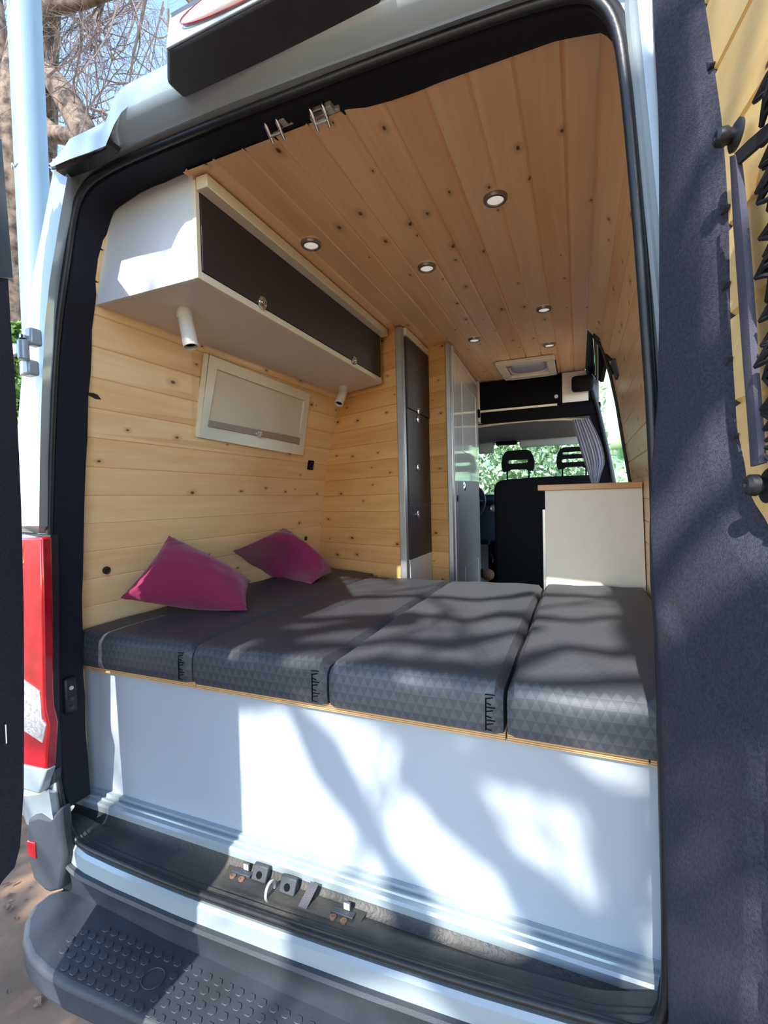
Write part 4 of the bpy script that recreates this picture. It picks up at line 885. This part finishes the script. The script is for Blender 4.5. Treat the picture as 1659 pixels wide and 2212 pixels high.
build('rail_edge', MB().tube([(0.080,2.64,0.812),(0.098,3.0,0.812),(0.112,3.5,0.81)], 0.004, 8), 'chrome', tk, smooth=True)
build('stop_knob', MB().lathe((0.100, 2.62, 0.80), (-0.3,-1,0), [(0,0.022),(0.015,0.022),(0.02,0.012),(0.02,0)], 16), 'rubber', tk, smooth=True)
dc = thing('grab_handle', 'dark grab handle on the pine wall beside the sliding door', 'handle', (0.16, 2.4, 0.58))
nn = Vector((-0.93, 0, -0.37))
b0 = P(1330,740,'Y',2.42); b1_ = P(1350,790,'Y',2.42)
build('base_plate', MB().obox(Vector((0.166,2.42,0.575)), Vector((0,0.055,0)), Vector((-0.012,0,0.038)), Vector((0.012,0,0.003))), 'plastic', dc, bevel=0.008)
build('grip', MB().tube([(0.150,2.46,0.63),(0.125,2.45,0.655),(0.135,2.43,0.60),(0.150,2.42,0.555)], 0.008, 8), 'rubber', dc, smooth=True)
for (yv, zv) in ((2.58,0.46),(2.58,0.25),(2.28,-0.10),(2.28,-0.22)): pass

# ================================================================== outdoors
def noise2(x, y): return sin(x*1.7+y*0.6)*0.5 + sin(x*0.7-y*1.9+2)*0.5 + sin(x*4.1+y*3.3)*0.2
GZ = -EYE
rows = []
N_ = 70
for i in range(N_+1):
    r = []
    for j in range(N_+1):
        a, b = (i/N_*2-1), (j/N_*2-1); x = -1.5 + 45*a*abs(a); y = 2 + 45*b*abs(b); r.append(Vector((x, y, GZ + 0.018*noise2(x*3, y*3) + (0.0 if max(abs(x), abs(y)) < 6 else 0.2*noise2(x*.4, y*.4)))))
    rows.append(r)
struct('ground', MB().grid(rows), 'dirt', 'dry brown dirt under and around the van', smooth=2)
mb = MB(); rnd = random.Random(3)
for k in range(700):
    x, y = rnd.uniform(-3.6, -0.9), rnd.uniform(0.2, 2.4); z = GZ + 0.02*noise2(x*3, y*3) + 0.004; s = rnd.uniform(0.008, 0.028); a = rnd.uniform(0, 6.28); t = rnd.uniform(-0.5, 0.5)
    u_ = Vector((cos(a), sin(a), t*0.5))*s; v_ = Vector((-sin(a), cos(a), rnd.uniform(-.5,.5)))*s*0.5; c = Vector((x, y, z+0.006))
    mb.add([c-u_, c+v_*0.9+Vector((0,0,0.004)), c+u_, c-v_], [(0,1,2,3)])
build('leaf_litter', mb, 'pebble', label='brown dead leaves scattered over the dirt', cat='leaf litter', kind='stuff')
# split logs beside the van
for k, (x, y, z, a, L_, lab) in enumerate(((-2.52,1.62,0.035,0.5,0.5,'pale dry log lowest of the heap behind the bumper corner'),(-2.45,1.75,0.09,0.75,0.55,'pale dry log on top of the heap behind the bumper corner'),(-2.75,1.95,0.04,0.3,0.6,'pale dry log at the back of the heap'),(-2.62,1.80,0.14,0.62,0.5,'thin pale stick across the log heap'))):
    c = Vector((x, y, GZ+z)); d = Vector((cos(a), sin(a), 0.12 if k else 0)); r = 0.045 - 0.008*k
    pts = [c - d*L_/2 + d*L_*i/8 + Vector((0, 0, 0.006*sin(i*1.9))) for i in range(9)]
    build('log', MB().tube(pts, [r*(0.85+0.15*sin(i*2.3)) for i in range(9)], 9), 'log', label=lab, cat='log', group='dry logs on the ground', smooth=True)
# pole
p0 = P(52, 0, 'Y', 2.14); p1 = P(84, 700, 'Y', 2.14); dr_ = (p0-p1); 
pb = p1 + dr_*((GZ - p1.z)/dr_.z); pt = p0 + dr_*0.9
pole = thing('metal_pole', 'pale blue painted round metal pole standing beside the van', 'pole', pb)
build('shaft', MB().tube([pb, p1, p0, pt], 0.098, 40), 'pole', pole, smooth=True)
cc = P(66, 376, 'Y', 2.14); rr = [cc + Vector((0.101*cos(a), 0.101*sin(a), 0.012*sin(a*9) - 0.03*cos(a))) for a in [k*2*pi/60 for k in range(61)]]
build('chain', MB().tube(rr, 0.005, 6, cap=False), 'alu', pole, label='thin chain round the pole')

def twigs(mb, p, d, L_, r, depth, rnd, curl=0.35):
    n = 5; pts = [p]; q = p.copy(); dd = d.normalized()
    for i in range(n):
        dd = (dd + Vector((rnd.uniform(-1,1), rnd.uniform(-1,1), rnd.uniform(-1,1)))*curl*0.5).normalized(); q = q + dd*L_/n; pts.append(q.copy())
    mb.tube(pts, [r*(1-0.65*i/n) for i in range(n+1)], 4 if r < 0.02 else 8, cap=False)
    if depth > 0:
        for k in range(rnd.randint(4, 6)):
            i = rnd.randint(1, n); nd = (dd + Vector((rnd.uniform(-1,1), rnd.uniform(-1,1), rnd.uniform(-1,0.8)))*0.95).normalized()
            twigs(mb, pts[i], nd, L_*rnd.uniform(0.45, 0.7), r*0.5, depth-1, rnd, curl*1.15)
TY = 4.0
def TP(u, v, y=TY): return P(u, v, 'Y', y)
tr = thing('bare_tree', 'big bare tree with rough bark behind the pole', 'tree', Vector((TP(40,900).x, TY, GZ)))
base = Vector((TP(20,900).x, TY, GZ))
build('trunk', MB().tube([base, TP(18,760), TP(26,600), TP(38,420), TP(58,250), TP(72,120), TP(84,0), TP(92,-150)], [0.62,0.50,0.46,0.42,0.34,0.27,0.24,0.2], 18), 'bark', tr, smooth=2)
mb = MB()
mb.tube([TP(60,240), TP(95,150), TP(140,205), TP(190,300), TP(240,380)], [0.12,0.15,0.15,0.15,0.12], 12)
mb.tube([TP(84,260), TP(120,290), TP(170,300), TP(230,345)], [0.10,0.10,0.10,0.09], 10)
mb.tube([TP(20,430), TP(6,300), TP(2,150), TP(-20,-50)], [0.2,0.16,0.13,0.1], 12)
mb.tube([TP(84,40), TP(110,12), TP(160,4), TP(220,-12), TP(320,-40)], [0.12,0.10,0.09,0.07,0.05], 10)
mb.tube([TP(380,-60,5), TP(405,-20,5), TP(432,18,5), TP(470,60,5)], [0.09,0.09,0.08,0.07], 8)
build('limb', mb, 'bark', tr, smooth=2)
mb = MB(); rnd = random.Random(11)
for k in range(26):
    u = rnd.uniform(90, 460); v = rnd.uniform(-120, 40); yy2 = rnd.uniform(3.6, 6.5)
    p = TP(u, v, yy2); d = Vector((rnd.uniform(-0.5, 0.9), rnd.uniform(-0.4, 0.4), rnd.uniform(-1.2, -0.3)))
    twigs(mb, p, d, rnd.uniform(1.0, 1.7), rnd.uniform(0.012, 0.026), 3, rnd)
for k in range(9):
    p = TP(rnd.uniform(95,200), rnd.uniform(150,330), TY+rnd.uniform(-.3,.5)); twigs(mb, p, Vector((rnd.uniform(0.2,1), 0, rnd.uniform(-0.2,1))), 0.9, 0.015, 2, rnd)
for k in range(5):
    p = TP(rnd.uniform(-20,15), rnd.uniform(0,250), TY+0.5); twigs(mb, p, Vector((rnd.uniform(-0.5,.5), 0, rnd.uniform(-1,1))), 1.0, 0.015, 2, rnd)
build('twigs', mb, 'twig', tr, kind='stuff')
# leafy shrub behind the hinge
def leafball(mb, c, R, n, s, rnd):
    for k in range(n):
        d = Vector((rnd.gauss(0,1), rnd.gauss(0,1), rnd.gauss(0,1))).normalized()*R*rnd.uniform(0.55,1)**0.5; p = Vector(c)+d
        a = Vector((rnd.gauss(0,1), rnd.gauss(0,1), rnd.gauss(0,1))).normalized(); b = a.cross(Vector((rnd.gauss(0,1), rnd.gauss(0,1), rnd.gauss(0,1)))).normalized(); ss = s*rnd.uniform(0.6,1.3)
        mb.add([p-a*ss, p+b*ss*0.45, p+a*ss, p-b*ss*0.45], [(0,1,2,3)])
mb = MB(); rnd = random.Random(5); c = TP(22, 790, 2.9)
leafball(mb, c, 0.42, 2600, 0.05, rnd); leafball(mb, c+Vector((0.1,0,-0.6)), 0.5, 2600, 0.05, rnd); leafball(mb, c+Vector((0.0,0.1,-1.2)), 0.6, 2600, 0.05, rnd); leafball(mb, c+Vector((-0.1,0,-1.75)), 0.55, 2200, 0.05, rnd)
sh = thing('leafy_shrub', 'bright green shrub behind the open left door hinge', 'shrub', (c.x, c.y, GZ))
build('foliage', mb, 'leaf', sh); build('stem', MB().tube([(c.x,c.y,GZ),(c.x+0.04,c.y,c.z)], 0.03, 8), 'bark', sh)
# hillside seen through the windscreen
rows = []; rnd = random.Random(9)
for i in range(90):
    r = []
    for j in range(60):
        x = -14 + 15.0*i/89; t = j/59; z = GZ + 6.2*t; y = 10 + 7*t*t
        r.append(Vector((x, y + 0.5*noise2(x*1.3, z*1.7) + rnd.uniform(-0.12,0.12), z + 0.35*noise2(x*0.9, 3) + rnd.uniform(-0.1,0.1))))
    rows.append(r)
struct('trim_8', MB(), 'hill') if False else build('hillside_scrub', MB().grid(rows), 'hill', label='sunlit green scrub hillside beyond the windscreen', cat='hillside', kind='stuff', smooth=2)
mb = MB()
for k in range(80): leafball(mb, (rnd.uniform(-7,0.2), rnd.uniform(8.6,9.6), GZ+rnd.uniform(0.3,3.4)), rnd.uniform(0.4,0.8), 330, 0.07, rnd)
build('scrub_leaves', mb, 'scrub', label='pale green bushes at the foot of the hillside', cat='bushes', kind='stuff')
mb = MB(); rnd = random.Random(21)
for k in range(26): leafball(mb, (rnd.uniform(2.5,5), rnd.uniform(9,26), GZ+rnd.uniform(0.2,1.6)), rnd.uniform(0.5,0.9), 120, 0.13, rnd)
build('roadside_bushes', mb, 'leaf', label='green bushes outside the sliding door', cat='bushes', kind='stuff')

# the tree behind the photographer, whose limbs dapple the light
T_ = 5.2
def SH(u, v, ax='Y', D=1.0, t=T_): return P(u, v, ax, D) + SUN*t
st_ = thing('shade_tree', 'old tree behind the photographer shading the van', 'tree', (1.6, -6.4, GZ))
build('trunk', MB().tube([(1.6,-6.4,GZ), (1.5,-6.3,0.4), (1.2,-5.8,2.0), (0.5,-4.9,3.4)], [0.34,0.28,0.24,0.18], 16), 'bark', st_, smooth=2)
mb = MB()
LIMBS = [
  ('Y', 1.0, [(600,1440),(640,1540),(705,1640),(770,1740),(840,1860),(900,1960)], .062),
  ('Y', 1.0, [(860,1540),(930,1640),(970,1720),(1040,1800),(1110,1880),(1220,2010)], .075),
  ('Y', 1.0, [(930,1590),(1000,1640),(1080,1640),(1160,1660)], .055),
  ('Y', 1.0, [(1180,1660),(1290,1720),(1350,1800),(1350,1900),(1340,1980)], .072),
  ('Y', 1.0, [(980,1740),(1080,1850),(1160,1950),(1280,2040)], .070),
  ('Y', 1.0, [(1330,1740),(1400,1730),(1470,1700)], .05),
  ('Z', -.385, [(640,1400),(760,1395),(870,1385),(980,1395),(1100,1372)], .038),
  ('Z', -.385, [(640,1345),(900,1330),(1010,1345),(1090,1330),(1240,1345),(1400,1330)], .034),
  ('Z', -.385, [(1100,1440),(1220,1400),(1320,1415),(1450,1400)], .040),
  ('Z', -.385, [(600,1300),(900,1290),(1040,1300),(1150,1285),(1300,1292),(1400,1285)], .035),
  ('Z', -.385, [(500,1440),(700,1440),(850,1430),(1000,1450),(1150,1480),(1450,1470)], .042),
  ('Z', -.385, [(500,1370),(640,1370),(800,1350)], .07),
  ('Y', .86, [(760,2060),(900,2080),(1040,2150),(1200,2170),(1400,2210)], .07),
  ('Y', .963, [(430,1430),(620,1470),(800,1510),(1080,1540),(1250,1570),(1430,1600)], .045),
  ('Y', 2.04, [(58,-150),(68,0),(74,200),(84,330),(82,480),(94,620),(98,760)], .11),
  ('Y', .83, [(1405,330),(1412,520),(1420,800),(1425,1000)], .06),
]
for ax, D, pts, r in LIMBS:
    q = [SH(u, v, ax, D) for u, v in pts]
    q = [q[0] + (q[0]-q[1])*1.0] + q + [q[-1] + (q[-1]-q[-2])*0.6]
    mb.tube(q, [r*(0.7+0.3*sin(i*2.1+D)) for i in range(len(q))], 8)
build('limb', mb, 'bark', st_, smooth=2, kind='stuff')
mb = MB(); rnd = random.Random(41)      # unseen leaf clumps added to shade the ground left of the van
for k in range(46):
    g = Vector((rnd.uniform(-3.6,-1.25), rnd.uniform(-0.8,1.15), GZ)) + SUN*rnd.uniform(5.0,6.5)
    leafball(mb, g, rnd.uniform(0.3,0.5), 260, 0.07, rnd)
build('shade_leaves', mb, 'leaf', st_, kind='stuff')
mb = MB(); rnd = random.Random(31)
for k in range(26): twigs(mb, SUN*T_ + Vector((rnd.uniform(-2.0,1.6), rnd.uniform(-.8,1.2), rnd.uniform(-1.2,1.4))), Vector((rnd.uniform(-1,1), rnd.uniform(-.3,.3), rnd.uniform(-1,1))), rnd.uniform(0.8,1.5), 0.016, 2, rnd)
build('twigs', mb, 'twig', st_, kind='stuff')
